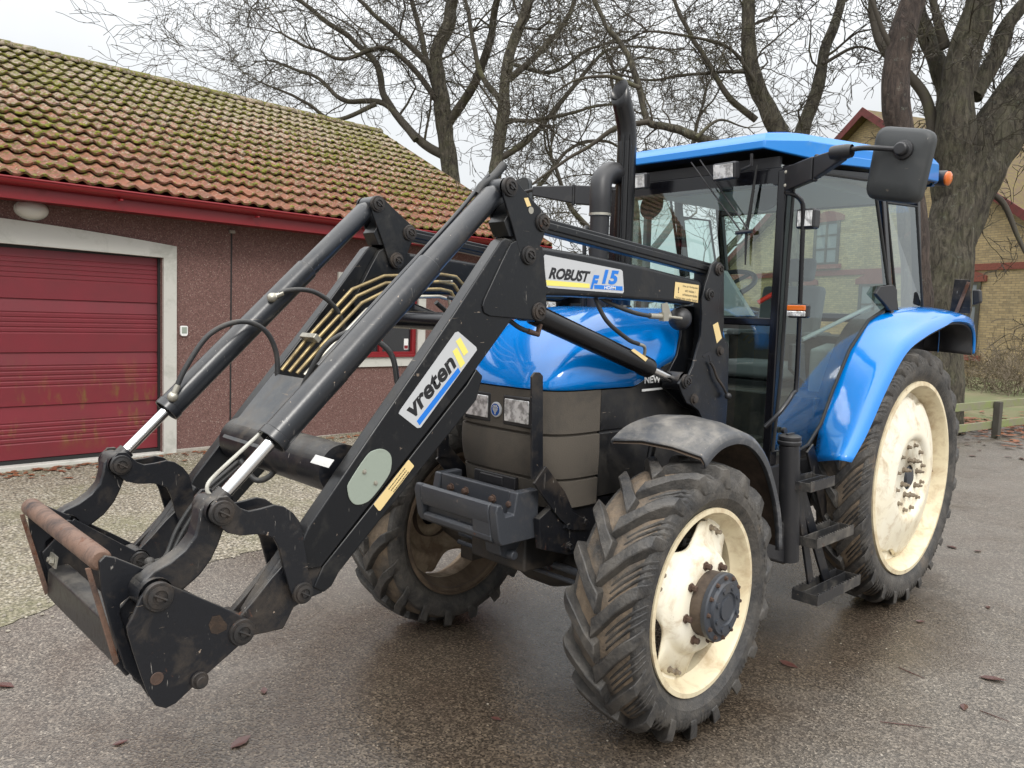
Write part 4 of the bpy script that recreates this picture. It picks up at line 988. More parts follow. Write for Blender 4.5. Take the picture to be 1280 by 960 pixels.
# headlights
for s in (1, -1):
    mb = MB(); y0, y1, z0, z1 = s*.058, s*.218, 1.306, 1.412
    mb.box(XF-.02, XF+.004, min(y0, y1)-.018, max(y0, y1)+.018, z0-.02, z1+.018); hl = mb.build('headlight', M['black_plastic'], T, .012)
    mb = MB(); mb.box(XF+.0005, XF+.009, min(y0, y1), max(y0, y1), z0, z1); mb.build('headlight_lens', M['lens'], hl, .006)
mb = MB(); mb.lathe([(.036, 0), (.036, .006), (.031, .009), (0, .009)], (XF+.001, 0, 1.352), (1, 0, 0), 36); o = mb.build('badge', M['sticker'], T); o.scale = (1, 1, 1)
mb = MB(); mb.lathe([(.029, .0092), (0, .0098)], (XF+.001, 0, 1.352), (1, 0, 0), 36); bd = mb.build('badge_field', M['badge_blue'], o)
mb = MB()
for s in (1, -1):
    for k, (a, b, c_, d) in enumerate([(.002, -.022, .004, .022), (.003, -.014, .016, .004), (.003, -.004, .018, .014), (.003, .006, .012, .021)]):
        v = Vector((0, s*(c_-a), d-b)); n_ = Vector((0, -v.z, v.y)).normalized()*.0016
        p0 = Vector((XF+.0115, s*a, 1.352+b)); p1 = Vector((XF+.0115, s*c_, 1.352+d)); mb.ext([p0-n_, p0+n_, p1+n_*1.6, p1-n_*1.6], (.0008, 0, 0))
mb.build('badge_leaf_mark', M['sticker'], o, smooth=0)
# number plate recess in the lower grille
mb = MB(); mb.box(XF-.03, XF-.004, -.16, .13, .985, 1.045); mb.box(XF-.01, XF+.004, -.11, .05, .992, 1.036); mb.build('lower_grille_insert', M['black_plastic'], gr, .006)

# ---------------- weight carrier with the bolts
mb = MB()
hy = .292
out = [(.40, .79), (.46, .79), (.50, .80), (.60, .80), (.615, .84), (.62, .95), (.612, .978), (.585, .988), (.572, .97), (.562, .93), (.52, .915), (.50, .93), (.497, 1.03), (.470, 1.03), (.46, .90), (.40, .86)]
for s in (1, -1):   # deep end pieces
    mb.prism([(.36, .80), (.58, .80), (.60, .83), (.622, .955), (.612, .985), (.585, .985), (.565, .93), (.515, .93), (.497, 1.025), (.36, 1.025)], s*hy, s*(hy-.05))
mb.prism([(.585, .900), (.606, .885), (.618, .915), (.624, .955), (.618, .978), (.604, .988), (.588, .984), (.578, .960)], -(hy-.05), hy-.05)      # top lip
mb.prism([(.50, .80), (.58, .80), (.602, .815), (.606, .84), (.59, .85), (.50, .84)], -(hy-.05), hy-.05)             # lower lip
mb.box(.46, .497, -(hy-.05), hy-.05, .82, 1.025)
mb.prism([(.50, .835), (.603, .835), (.612, .91), (.585, .95), (.50, .92)], .12, hy-.05)
mb.prism([(.50, .835), (.575, .835), (.575, .90), (.50, .90)], -(hy-.05), .12)
mb.box(.20, .46, -.22, .22, .80, .93)
cg = mb.build('weight_carrier', M['carrier_grey'], T, .009)
for (px, py) in [(564, 609), (582, 613.5), (616, 623.5), (638, 630)]:
    q = P(px, py, 'x', .50); mb = MB(); mb.bolt((.497, q.y, q.z), (1, 0, 0), .014, .022); mb.build('bolt', M['boltrust'], cg)
mb = MB(); mb.prism([(.38, .80), (.52, .80), (.50, .72), (.46, .695), (.42, .70), (.36, .78)], .10, .20); mb.tube([(.45, .08, .72), (.45, .24, .72)], .022, 14); mb.build('tow_bracket', M['carrier_grey'], cg, .008)

# ---------------- grille guard brackets of the loader frame (one each side)
for s in (1, -1):
    mb = MB(); y = .335
    a = XZ([(665, 600), (679, 601), (679, 470), (675, 465.5), (669, 465.5), (665, 471)], y)
    mb.prism(a, s*(y-.012), s*y)
    b = XZ([(665, 598), (679, 580), (703, 612), (712, 640), (722, 655), (745, 655), (745, 615), (760, 612), (775, 700), (740, 712), (700, 660), (668, 612)], y)
    mb.prism(XZ([(665, 604), (680, 582), (704, 614), (715, 640), (735, 652), (734, 662), (712, 662), (697, 648)], y), s*(y+.001), s*(y+.013))
    mb.prism([(.20, .70), (.38, .76), (.40, .90), (.30, .95), (.12, .95), (-.25, .93), (-.55, 1.02), (-.62, .80), (-.30, .66)], s*.30, s*.335)
    for bx_, bz in ((.22, .84), (.20, .74), (.10, .84)): mb.bolt((bx_, s*.335, bz), (0, s, 0), .016, .02)
    mb.build('loader_subframe', M['loader_dull'], T, .004)

# ================================================================== loader
YO, YI = .49, .395           # outer and inner face of the arms
def pin(par, x, z, y, s, r=.030, mat='pin', rust=True):
    mb = MB(); yy = s*y; ax = (0, s, 0)
    mb.lathe([(r*1.25, -.006), (r*1.25, .004), (r*1.18, .008), (r*.95, .008), (r*.95, .014), (r*.62, .016), (r*.60, .012), (r*.35, .012), (r*.33, .018), (0, .018)], (x, yy, z), ax, 28)
    mb.tube([(x-r*.55, yy+s*.017, z-r*.3), (x+r*.5, yy+s*.017, z+r*.35)], r*.12, 6)
    return mb.build('pin', M[mat], par, smooth=30)
def bar2(mb, p, q, w, y0, y1, round_=0):
    """flat bar in a y slab between xz points p and q"""
    p, q = Vector(p), Vector(q); d = (q-p).normalized(); n_ = Vector((-d.y, d.x))*w/2
    mb.prism([tuple(p-n_), tuple(q-n_), tuple(q+n_), tuple(p+n_)], y0, y1)
ROD = (1.920, 1.21); P2 = (.785, 2.288); P3 = (.602, 2.171); P4 = (.674, 2.037); CARR = (1.859, .829); ELB = (1.656, .905); UP = (2.104, .998); LIFT = (.607, 1.818)
ML = (-.437, 1.491); MT = (-.680, 2.051); MB_ = (-.604, 1.923)
topline = XZ([(378, 655), (460, 535), (519, 450), (560, 390), (620, 302)], .45)
lowline = XZ([(402, 710), (460, 635), (515, 566), (584, 478), (640, 400)], YO)
Q = {}
for s in (1, -1):
    near = s > 0
    # --- front beam
    mb = MB(); poly = topline+[P4, (.60, 1.95), lowline[-1]]+lowline[-2::-1]+[XZ([(372, 700)], YO)[0]]
    poly = topline[:-1]+[(.812, 2.084), (.79, 2.097), (.735, 2.090), (.69, 2.034), (.746, 1.784)]+lowline[-2::-1]+[XZ([(360, 716)], YO)[0]]
    mb.prism(poly, s*.425, s*YO); lb = mb.build('loader_beam', M['loader'], T, .008)
    # lower web bar with the yellow notice
    mb = MB(); w1 = XZ([(596, 461), (584, 481), (515, 569), (460, 638), (404, 708), (392, 735), (405, 741), (415, 733), (424, 716), (470, 657), (524, 590), (596, 500), (604, 470)], YO-.006)
    mb.prism(w1, s*(YI+.02), s*(YO-.006)); mb.build('lower_web', M['loader'], lb, .006)
    # --- elbow and forearm down to the attachment frame
    mb = MB(); fa = XZ([(360, 700), (398, 700), (413, 728), (403, 742), (388, 748), (368, 760), (355, 787), (318, 795), (301, 800), (291, 790), (296, 776), (318, 750), (340, 722)], YO-.01)
    mb.prism(fa, s*(YO-.035), s*(YO-.012)); mb.prism(fa, s*(YI+.0), s*(YI+.025))
    a0 = Vector(XZ([(308, 768)], .44)[0]); a1 = Vector(XZ([(352, 706)], .44)[0]); a2 = Vector(XZ([(378, 668)], .44)[0])
    mb.tube([(a0.x, s*.44, a0.y), (a1.x, s*.44, a1.y), (a2.x, s*.44, a2.y)], [.028, .042, .045], 8)
    mb.lathe([(.042, -.02), (.042, .08)], (CARR[0], s*.40, CARR[1]), (0, s, 0), 24)
    mb.build('forearm', M['loader_dull'], lb, .006)
    # --- knee gusset
    mb = MB(); kn = crop([(868, 385), (885, 400), (990, 415), (1000, 470), (1005, 560), (1012, 690), (1010, 745), (985, 772), (940, 768), (740, 750), (712, 735), (703, 700), (712, 670), (800, 480), (840, 400)], 3.84, 420, 200)
    mb.prism(XZ(kn, YO+.006), s*(YO-.004), s*(YO+.007)); mb.prism(XZ(kn, YO), s*(YI+.001), s*.424); mb.build('knee_plate', M['loader'], lb, .004)
    pin(lb, *LIFT, .497, s, .030)
    # --- rear boom
    mb = MB(); rb_ = crop([(60, 38), (400, 95), (800, 180), (1150, 270), (1175, 300), (1160, 400), (1090, 432), (880, 412), (640, 395), (300, 378), (60, 375)], 5.333, 660, 300)
    mb.prism(XZ(rb_, YO-.004), s*(YI+.004), s*(YO-.004)); rbm = mb.build('rear_boom', M['loader'], T, .018)
    # --- curved gooseneck link plates
    gp = crop([(290, 560), (290, 520), (320, 485), (360, 480), (390, 510), (415, 533), (450, 545), (500, 535), (560, 518), (600, 525), (640, 552), (668, 590), (680, 640), (690, 700), (705, 800), (720, 850), (715, 900), (680, 940), (645, 922), (625, 880), (600, 790), (577, 700), (558, 662), (520, 647), (480, 645), (420, 650), (360, 640), (315, 605)], 3.4286, 180, 480)
    g2 = XZ(gp, .505); mb = MB(); mb.prism(g2, s*.493, s*.506); mb.prism(g2, s*.372, s*.385); gl = mb.build('gooseneck_link', M['loader_dull'], T, .003)
    pin(gl, *ROD, .507, s, .030); pin(gl, *ELB, .507, s, .028)
    if s < 0: pin(gl, *ROD, -.370, 1, .030)
    # --- curved rod link to the attachment frame
    rp = [(250, 637), (247, 655), (243, 670), (230, 687), (212, 702), (192, 713), (176, 728), (174, 742), (182, 752), (198, 755), (229.6, 737), (250, 719), (264.6, 699), (273, 681), (279, 664), (288, 652), (291, 638), (278, 624), (260, 625)]
    mb = MB(); mb.prism(XZ(rp, .465), s*.405, s*.470); mb.lathe([(.048, -.05), (.048, .05)], (UP[0], s*.437, UP[1]), (0, s, 0), 24); mb.lathe([(.040, -.052), (.040, .052)], (ROD[0], s*.437, ROD[1]), (0, s, 0), 24)
    mb.build('curved_link', M['loader_dull'], T, .009)
    # --- bellcrank
    bc = crop([(318, 262), (345, 245), (380, 258), (400, 285), (520, 425), (625, 540), (637, 590), (612, 650), (570, 770), (538, 872), (500, 908), (455, 905), (430, 860), (362, 610), (300, 400), (296, 320)], 6, 580, 180)
    b2 = XZ(bc, .497); mb = MB(); mb.prism(b2, s*.486, s*.498); mb.prism(b2, s*.384, s*.393)
    mb.prism(XZ(crop([(270, 470), (330, 430), (380, 640), (390, 710), (240, 700), (200, 590)], 6, 580, 180), .41), s*.394, s*.485)
    bk = mb.build('bellcrank', M['loader'], T, .003)
    for q in (P2, P3, P4): pin(bk, *q, .499, s, .030)
    if s < 0:
        for q in (P2, P3, P4): pin(bk, *q, -.382, 1, .030)
    hx_, hz_ = XZ([(580+503/6, 180+497/6)], .499)[0]
    mb = MB(); mb.lathe([(.014, 0), (.014, .001), (0, .001)], (hx_, s*.4985, hz_), (0, s, 0), 20); mb.build('bore', M['zinc'], bk)
    if near:
        q4 = XZ([(655, 247.5), (660, 247), (664, 257), (659, 258.5)], .499); mb = MB(); mb.prism(q4, .4984, .4990); mb.build('sticker', M['sticker_yellow'], bk, smooth=0)
    # --- levelling bar back to the mast
    mb = MB(); bar2(mb, P3, MT, .062, s*.415, s*.465); bar2(mb, P3, MT, .030, s*.410, s*.472); lv = mb.build('levelling_bar', M['loader'], T, .006)
    # --- tilt cylinder: barrel, tube, rod
    a = Vector((P2[0], s*.437, P2[1])); b = Vector((ROD[0], s*.437, ROD[1])); d = (b-a).normalized(); L_ = (b-a).length
    mb = MB(); mb.tube([a+d*.02, a+d*.05, a+d*.45, a+d*.452, a+d*.46, a+d*1.27], [.030, .043, .043, .049, .049, .050], 28, caps=True)
    mb.lathe([(.036, -.045), (.036, .045)], tuple(a), (0, s, 0), 24)
    # half-shell guard at the barrel end
    e = a+d*1.27; mb.lathe([(.050, 0), (.053, 0), (.053, .03), (.046, .03), (.044, .0)], tuple(e), tuple(d), 28)
    tc_ = mb.build('tilt_cylinder', M['cyl'], T, .002)
    mb = MB(); mb.tube([a+d*1.25, b-d*.03], .0205, 24); mb.build('piston_rod', M['chrome'], tc_)
    mb = MB(); mb.lathe([(.024, 0), (.030, .0), (.032, .05), (.0, .05)], tuple(b-d*.06), tuple(d), 20); mb.build('rod_eye', M['loader_dull'], tc_)
    # --- lift cylinder
    a = Vector((LIFT[0], s*.44, LIFT[1])); b = Vector((ML[0], s*.44, ML[1])); d = (b-a).normalized(); L_ = (b-a).length
    mb = MB(); mb.tube([a-d*.0, a+d*.03, a+d*(L_-.30), a+d*(L_-.29), a+d*(L_-.235)], [.034, .045, .045, .050, .048], 28); mb.lathe([(.040, -.045), (.040, .045)], tuple(a), (0, s, 0), 24)
    lc = mb.build('lift_cylinder', M['stack'], T, .002)
    mb = MB(); mb.tube([a+d*(L_-.24), b-d*.03], .0215, 24); mb.build('piston_rod', M['chrome'], lc)
    mb = MB(); mb.lathe([(.045, -.05), (.045, .05)], tuple(b), (0, s, 0), 24); mb.build('rod_eye', M['loader_dull'], lc)
    if near:
        q4 = [P(*q, 'y', .485) for q in [(788.5, 439), (792, 437), (809.5, 449), (806.5, 453)]]; mb = MB(); mb.ext([Vector(q)+Vector((0, .0012, .004)) for q in q4], (0, .001, 0)); mb.build('sticker', M['sticker_yellow'], lc, smooth=0)
    # --- mast
    mp = crop([(440, 122), (462, 106), (485, 112), (495, 135), (492, 200), (480, 262), (472, 350), (478, 425), (500, 488), (522, 520), (524, 560), (520, 700), (516, 830), (510, 925), (405, 925), (370, 852), (345, 832), (312, 815), (290, 770), (272, 720), (290, 690), (322, 680), (345, 630), (360, 570), (385, 480), (390, 370), (388, 300), (405, 225)], 4, 780, 300)
    m2 = XZ(mp, .50); mb = MB(); mb.prism(m2, s*.488, s*.502)
    mi = crop([(325, 330), (400, 330), (400, 860), (330, 840), (230, 740), (225, 700), (262, 655), (300, 580), (322, 480)], 4, 780, 300)
    mb.prism(XZ(mi, .43), s*.372, s*.388); mb.prism(XZ(crop([(400, 130), (470, 130), (470, 420), (440, 700), (360, 840), (350, 700), (395, 520)], 4, 780, 300), .45), s*.389, s*.487)
    mb.prism(XZ(crop([(395, 600), (510, 560), (512, 925), (420, 925)], 4, 780, 300), .48), s*.34, s*.43)
    mb.prism([(-.80, .80), (-.45, .80), (-.42, 1.30), (-.78, 1.36)], s*.30, s*.36)
    ms = mb.build('loader_mast', M['loader'], T, .004)
    for q, rr in ((ML, .030), (MT, .026), (MB_, .026)): pin(ms, *q, .503, s, rr)
    for (a_, b_) in ((480, 555), (350, 797)):
        q = XZ([(780+a_/4, 300+b_/4)], .503)[0]; mb = MB(); mb.bolt((q[0], s*.502, q[1]), (0, s, 0), .019, .016, 16); mb.build('bolt', M['pin'], ms)
    # latch lever with ball knob
    lp = crop([(435, 612), (450, 640), (465, 690), (490, 730), (510, 775)], 4, 780, 300)
    pth = [(x, s*(.515+.012*i/4), z) for i, (x, z) in enumerate(XZ(lp, .52))]
    mb = MB(); mb.tube(smoothpath(pth, 4), .0065, 10)
    o = mb.build('latch_lever', M['pin'], ms)
    mb = MB(); bmesh.ops.create_uvsphere(mb.bm, u_segments=20, v_segments=12, radius=.018, matrix=Matrix.Translation((pth[-1][0], s*.532, pth[-1][2]-.004))); mb.build('lever_knob', M['black_plastic'], o)
    mb = MB(); mb.prism(XZ(crop([(392, 578), (428, 556), (436, 562), (440, 608), (430, 605), (424, 575), (398, 588)], 4, 780, 300), .503), s*.5021, s*.5032); mb.build('latch_slot', M['ink'], ms)
    if near:
        mb = MB(); mb.prism(XZ(crop([(445, 425), (470, 410), (490, 490), (465, 517)], 4, 780, 300), .5035), .5024, .5032); mb.build('sticker', M['sticker_yellow'], ms, smooth=0)
    # --- attachment frame side plates
    sp_ = crop([(500, 470), (530, 430), (560, 414), (600, 410), (640, 430), (730, 468), (830, 510), (925, 556), (945, 575), (946, 605), (920, 640), (830, 720), (740, 800), (640, 895), (600, 915), (560, 905), (530, 860), (500, 780), (470, 690), (450, 620), (445, 590), (470, 540)], 3.2, 20, 600)
    Q['spl'] = XZ(sp_, .502)
    Q['oval_hole'] = XZ(crop([(770, 580), (785, 545), (815, 540), (845, 578), (842, 598), (805, 617), (780, 612)], 3.2, 20, 600), .502)
    mb = MB(); mb.prism(Q['spl'], s*.489, s*.502); mb.prism(XZ(crop([(445, 595), (600, 412), (945, 590), (740, 800), (600, 912), (530, 860)], 3.2, 20, 600), .502), s*.372, s*.384)
    # inner cheek that carries the top bar
    ck = crop([(335, 330), (360, 305), (400, 312), (545, 370), (520, 400), (470, 430), (455, 470), (420, 500), (420, 540), (450, 640), (520, 830), (540, 880), (500, 820), (440, 760), (385, 600), (345, 450)], 3.2, 20, 600)
    mb.prism(XZ(ck, .405), s*.385, s*.40)
    tcx = .35
    mb.tube([(UP[0], s*.37, UP[1]), (UP[0], s*.49, UP[1])], .032, 20); mb.tube([(2.12, s*.385, .895), (2.12, s*.489, .895)], .032, 20)
    tf = mb.build('attachment_plate', M['loader_dull'], T, .004)
    mb = MB(); mb.prism(Q['oval_hole'], s*.5022, s*.5030); mb.build('plate_opening', M['mud_and_hole_shade'], tf, smooth=0)  # flat patch on the plate; mud and the hole's shade are in its colour
    pin(tf, *CARR, -.370, 1, .030) if s < 0 else None; pin(tf, *UP, .504, s, .034); pin(tf, *CARR, .504, s, .033)
    q = XZ(crop([(730, 797)], 3.2, 20, 600), .50)[0]; mb = MB(); mb.tube([(q[0], s*.37, q[1]), (q[0], s*.53, q[1])], .018, 18); mb.tube([(q[0], s*.502, q[1]), (q[0], s*.514, q[1])], .026, 18); mb.build('locking_pin', M['pin'], tf, .003)
    q = XZ(crop([(562, 793)], 3.2, 20, 600), .50)[0]; mb = MB(); mb.lathe([(.016, 0), (.019, .001), (.018, .002), (.012, .002), (.012, .001), (0, .001)], (q[0], s*.502, q[1]), (0, s, 0), 20); mb.build('worn_bore', M['boltrust'], tf)
    # rusty front edge strips
    a = Vector(XZ([(109, 709)], .36)[0]); b = Vector(XZ([(143, 822)], .36)[0])
    for yy, dx in ((.374, .0),):
        mb = MB(); mb.ext([(a.x+.008, s*yy, a.y), (a.x-.006, s*yy, a.y), (b.x-.010, s*yy, b.y-.01), (b.x+.004, s*yy, b.y-.02)], (0, -s*.010, 0)); mb.build('edge_strip', M['rusty'], tf, .002)

# cross members
mb = MB(); ybar = .376; q = Vector((2.216, 1.095))
mb.tube([(q.x, -ybar-.008, q.y), (q.x, -ybar, q.y), (q.x, ybar, q.y), (q.x, ybar+.008, q.y)], [.024, .031, .031, .024], 28); tb = mb.build('top_bar', M['rusty'], T, .002)
mb = MB(); lo = [(2.185, .775), (2.150, .735), (2.10, .79), (2.105, .835), (2.145, .875), (2.185, .86)]
lo = [(2.150, .728), (2.176, .770), (2.172, .862), (2.160, .870), (2.105, .872), (2.105, .860), (2.120, .75)]
mb.prism(lo, -.372, .372); mb.build('lower_cross_plate', M['loader_dull'], T, .005)
mb = MB()
for yy in (-.345, -.315): mb.bolt((2.168, yy, .905), (1, 0, .2), .009, .012)
mb.obox((2.163, -.33, .905), (1, 0, .2), (0, 1, 0), (-.2, 0, 1), .003, .04, .02); mb.build('bolted_clip', M['zinc'], T)
mb = MB(); cxz = XZ([(432, 580)], .38)[0]; ctr = Vector((1.445, 1.262))
mb.tube([(ctr.x, -.395, ctr.y), (ctr.x, .395, ctr.y)], .088, 32); ct = mb.build('cross_tube', M['loader_dull'], T)
q4 = [P(*q, 'y', .2) for q in crop([(303, 538), (362, 552), (350, 590), (280, 570)], 3.2, 300, 400)]
def on_tube(px, py, rr=.089):
    d_ = ray(px, py); o_ = CAM; a_ = d_.x**2+d_.z**2; ox, oz = o_.x-ctr.x, o_.z-ctr.y; b_ = 2*(ox*d_.x+oz*d_.z); c_ = ox*ox+oz*oz-rr*rr; t = (-b_-math.sqrt(b_*b_-4*a_*c_))/(2*a_); return o_+d_*t
try:
    rows = [[on_tube(*crop([(280+23*i+ (60)*j, 572-34*i+(14+2*i)*j)], 3.2, 300, 400)[0], .0895) for j in (0, .33, .66, 1.0)] for i in (0, .5, 1)]
    rows = [[on_tube(300+(280+23*i+62*j)/3.2, 400+(570-32*i+18*j)/3.2, .0895) for j in (0, .33, .66, 1.2)] for i in (0, .5, 1)]
    mb = MB(); mb.grid(rows); mb.build('paper_label', M['white'], ct)
except ValueError: pass
# far cross pipe of the knees (seen above the window)
mb = MB(); ca_ = Vector(XZ([(612, 478)], .40)[0]); mb.tube([(.86, -.395, 1.768), (.86, .395, 1.768)], .038, 24); mb.build('cross_pipe', M['black_gloss'], T)
# bent sheet guard over the pipes on the far arm
# beam direction in xz
bd = (Vector(topline[-1])-Vector(topline[0])).normalized()
g0 = P(342, 470, 'y', -.36); g1 = P(290, 530, 'y', -.36)
def gp_(px, py, y): return P(px, py, 'y', y)
mb = MB(); k = [gp_(342, 467, -.36), gp_(300, 520, -.36), gp_(287, 532, -.36)]
wv = .34
rows = [[Vector(q)+Vector((0, t*wv, 0)) for t in (0, .5, 1)] for q in k]+[[Vector(k[-1])+Vector((.03, t*wv, -.045)) for t in (0, .5, 1)]]
mb.grid(rows); sg = mb.build('sheet_guard', M['cover'], T, .001, solid=.003)
# --- sticker on the front beam: plate, lettering, stripe, two bars
def C4(pts): return [P(*q, 'y', YO+.001) for q in crop(pts, 3.2, 300, 400)]
lbn = [o for o in bpy.data.objects if o.name == 'loader_beam'][0]; rbn = [o for o in bpy.data.objects if o.name == 'rear_boom'][0]; lwn = [o for o in bpy.data.objects if o.name == 'lower_web'][0]
sk = flat('sticker', C4([(634, 374), (640, 360), (860, 50), (872, 46), (944, 108), (947, 120), (722, 430), (708, 432)]), M['sticker'], lbn, .0012)
def flat2(name, pts, mat, par, l): return flat(name, pts, mat, par, l)
flat('stripe', C4([(706, 404), (717, 421), (881, 207), (871, 190)]), M['ink_blue'], lbn, .0020)
flat('yellow_bar', C4([(849, 125), (867, 110), (899, 172), (881, 192)]), M['ink_yellow'], lbn, .0020)
flat('yellow_bar', C4([(862, 85), (880, 70), (912, 128), (894, 144)]), M['ink_yellow'], lbn, .0020)
text('vreten', M['ink'], lbn, C4([(692, 400), (868, 183), (657, 350)]), lift=.0014, bold=.034, shear=.12, spacing=1.0)
def C5(pts): return [P(*q, 'y', YO-.003) for q in crop(pts, 5.333, 660, 300)]
flat('sticker', C5([(102, 110), (112, 97), (620, 198), (630, 210), (638, 345), (630, 356), (135, 318), (122, 308)]), M['sticker'], rbn, .0012)
flat('stripe', C5([(118, 267), (408, 292), (408, 320), (124, 303)]), M['ink_yellow'], rbn, .0020)
flat('stripe', C5([(440, 298), (628, 309), (629, 338), (440, 325)]), M['ink_blue'], rbn, .0020)
text('ROBUST', M['ink'], rbn, C5([(134, 258), (405, 283), (146, 180)]), lift=.0016, bold=.045, shear=.2, spacing=.95)
text('F', M['ink_blue'], rbn, C5([(412, 326), (462, 329), (424, 232)]), lift=.0024, bold=.05, shear=.2)
text('15', M['ink_blue'], rbn, C5([(490, 292), (594, 300), (500, 196)]), lift=.0024, bold=.045, shear=.15)
text('HDPM', M['white'], rbn, C5([(505, 327), (580, 332), (508, 305)]), lift=.0024, bold=.02)
flat('sticker', C5([(981, 279), (1138, 301), (1131, 418), (972, 388)]), M['sticker_yellow'], rbn, .0012)
text('!', M['ink'], rbn, C5([(997, 352), (1004, 353), (1000, 312)]), lift=.0016, bold=.02)
for k, (tx, x0, x1) in enumerate([('Det är förbjudet', 1030, 1130), ('att vistas i', 1045, 1112), ('arbetsområdet', 1028, 1126), ('Vistas inte under lasten', 980, 1126)]):
    yb = 316+k*27+(x0-1030)*.14; text(tx, M['ink'], rbn, C5([(x0, yb), (x1, yb+(x1-x0)*.16), (x0+2, yb-17)]), lift=.0016, bold=.008)
def C6(pts): return [P(*q, 'y', YO-.005) for q in crop(pts, 10.667, 455, 560)]
flat('sticker', C6([(125, 750), (585, 162), (598, 160), (662, 232), (660, 250), (215, 835), (190, 832)]), M['sticker_yellow'], lwn, .0012)
rd = random.Random(9)
for k in range(3):
    t_ = .03*k; mb = MB()
    while t_ < .95:
        w_ = rd.uniform(.03, .09); c6 = lambda t, o_: (322+25*k+(226-3*k)*t+o_*8, 548+26*k-292*t+o_*7)
        mb.ext([Vector(q)+Vector((0, .001, 0)) for q in C6([c6(t_, 0), c6(min(1, t_+w_), 0), c6(min(1, t_+w_), 1), c6(t_, 1)])], (0, .0006, 0)); t_ += w_+.02
    mb.build('fine_print', M['ink'], lwn, smooth=0)
# grey green oval cover plate
ov = crop([(430, 680), (436, 650), (505, 545), (540, 520), (575, 517), (603, 540), (606, 585), (590, 630), (530, 710), (495, 735), (460, 738), (438, 715)], 3.2, 300, 400)
ov = [tuple(q[:2]) for q in smoothpath([(a, b, 0) for a, b in ov+ov[:1]], 4)][:-1]
mb = MB(); mb.prism(XZ(ov, YO+.004), YO+.0005, YO+.005); cp = mb.build('cover_plate', M['plate_green'], lbn, .002)
for q in [(497, 607), (542, 652)]:
    q = XZ(crop([q], 3.2, 300, 400), YO+.005)[0]; mb = MB(); mb.bolt((q[0], YO+.005, q[1]), (0, 1, 0), .006, .006); mb.build('screw', M['zinc'], cp)

# --- hydraulic pipes on the far arm, hoses, accumulator
for k in range(4):
    y = -.365+k*.028; dz = -.011*k
    px = [(352+k*9.5, 463+k*2), (385+k*9, 422+k*4.5), (440+k*6, 362+k*8.5), (480+k*2, 345+k*9), (552-k*1, 343+k*9.2), (570-k*3, 346+k*9.4), (592-k*9, 370+k*8), (625, 420+k*5)]
    pts = []
    for a in px: pts.append(P(*a, 'y', y))
    # tight bends
    pp_ = []
    for i, q in enumerate(pts):
        if 0 < i < len(pts)-1:
            a, b = pts[i-1], pts[i+1]; pp_ += [q+(a-q).normalized()*min(.03, (a-q).length*.3), q, q+(b-q).normalized()*min(.03, (b-q).length*.3)]
        else: pp_.append(q)
    mb = MB(); mb.tube(pp_, .0085, 10); o = mb.build('hydraulic_pipe', M['brass' if k < 3 else 'zinc'], T, smooth=60)
for (a, b) in [((392, 424), (402, 436)), ]:
    q0 = P(388, 422, 'y', -.32); mb = MB(); mb.obox(q0, (bd.x, 0, bd.y), (0, 1, 0), (-bd.y, 0, bd.x), .012, .06, .018); mb.build('pipe_clamp', M['zinc'], T, .003)
q0 = P(553, 352, 'y', -.31); mb = MB(); mb.obox(q0+Vector((0, .02, .0)), (1, 0, 0), (0, 1, 0), (0, 0, 1), .006, .055, .006); mb.build('pipe_clamp', M['zinc'], T, .003)
def hose(pts, r=.0105, mat='hose', name='hydraulic_hose', n=8, par=None): mb = MB(); mb.tube(smoothpath(pts, n), r, 12); return mb.build(name, M[mat], par or T, smooth=60)
yf = -.40
def H3(l): return [P(a, b, 'y', c_) for a, b, c_ in l]
def fitting(p, d_, L_=.05, r=.012, par=None, ball=True):
    mb = MB(); d_ = Vector(d_).normalized(); mb.tube([p, p+d_*L_], r, 12)
    mb.tube([p+d_*L_*.1, p+d_*L_*.35], r*1.3, 6)
    if ball: bmesh.ops.create_uvsphere(mb.bm, u_segments=16, v_segments=10, radius=r*1.7, matrix=Matrix.Translation(p))
    mb.build('hose_fitting', M['zinc'], par or T, smooth=40)
# far cylinder hoses
h1 = H3([(216, 496, -.385), (232, 460, -.375), (262, 418, -.36), (300, 402, -.34), (330, 412, -.33), (345, 440, -.33), (347, 475, -.33)]); hose(h1); fitting(h1[0], h1[1]-h1[0])
h2 = H3([(340, 372, -.385), (360, 363, -.37), (390, 364, -.35), (415, 380, -.34), (428, 402, -.34), (431, 425, -.34)]); hose(h2); fitting(h2[0], h2[1]-h2[0])
h3 = H3([(345, 540, -.1), (362, 520, .0), (385, 470, .1), (410, 430, .15), (445, 413, .2), (470, 425, .25), (490, 445, .3), (497, 480, .32)]); hose(h3)
h4 = H3([(545, 378, .1), (562, 395, .1), (577, 425, .12), (592, 452, .2)]); hose(h4)
h4 = H3([(560, 372, -.2), (590, 378, -.2), (620, 384, -.2)]); hose(h4, .009)
# long pair of hoses down to the attachment frame
for k in range(2):
    hose(H3([(352+k*6, 530, -.25), (300+k*8, 575, -.28), (250+k*8, 620, -.30), (222+k*9, 660, -.30), (207+k*5, 695, -.28), (193+k*2, 702, -.25), (178, 712, -.2)]), .0085)
p_ = P(188, 690, 'y', -.27); 
mb = MB(); q = P(187, 703, 'y', -.25)
bmesh.ops.create_uvsphere(mb.bm, u_segments=16, v_segments=10, radius=.02, matrix=Matrix.Translation(q)); mb.build('hose_coupling', M['hose'], T)
for k in range(5):
    q = P(262+k*7, 560-k*9, 'y', -.30)
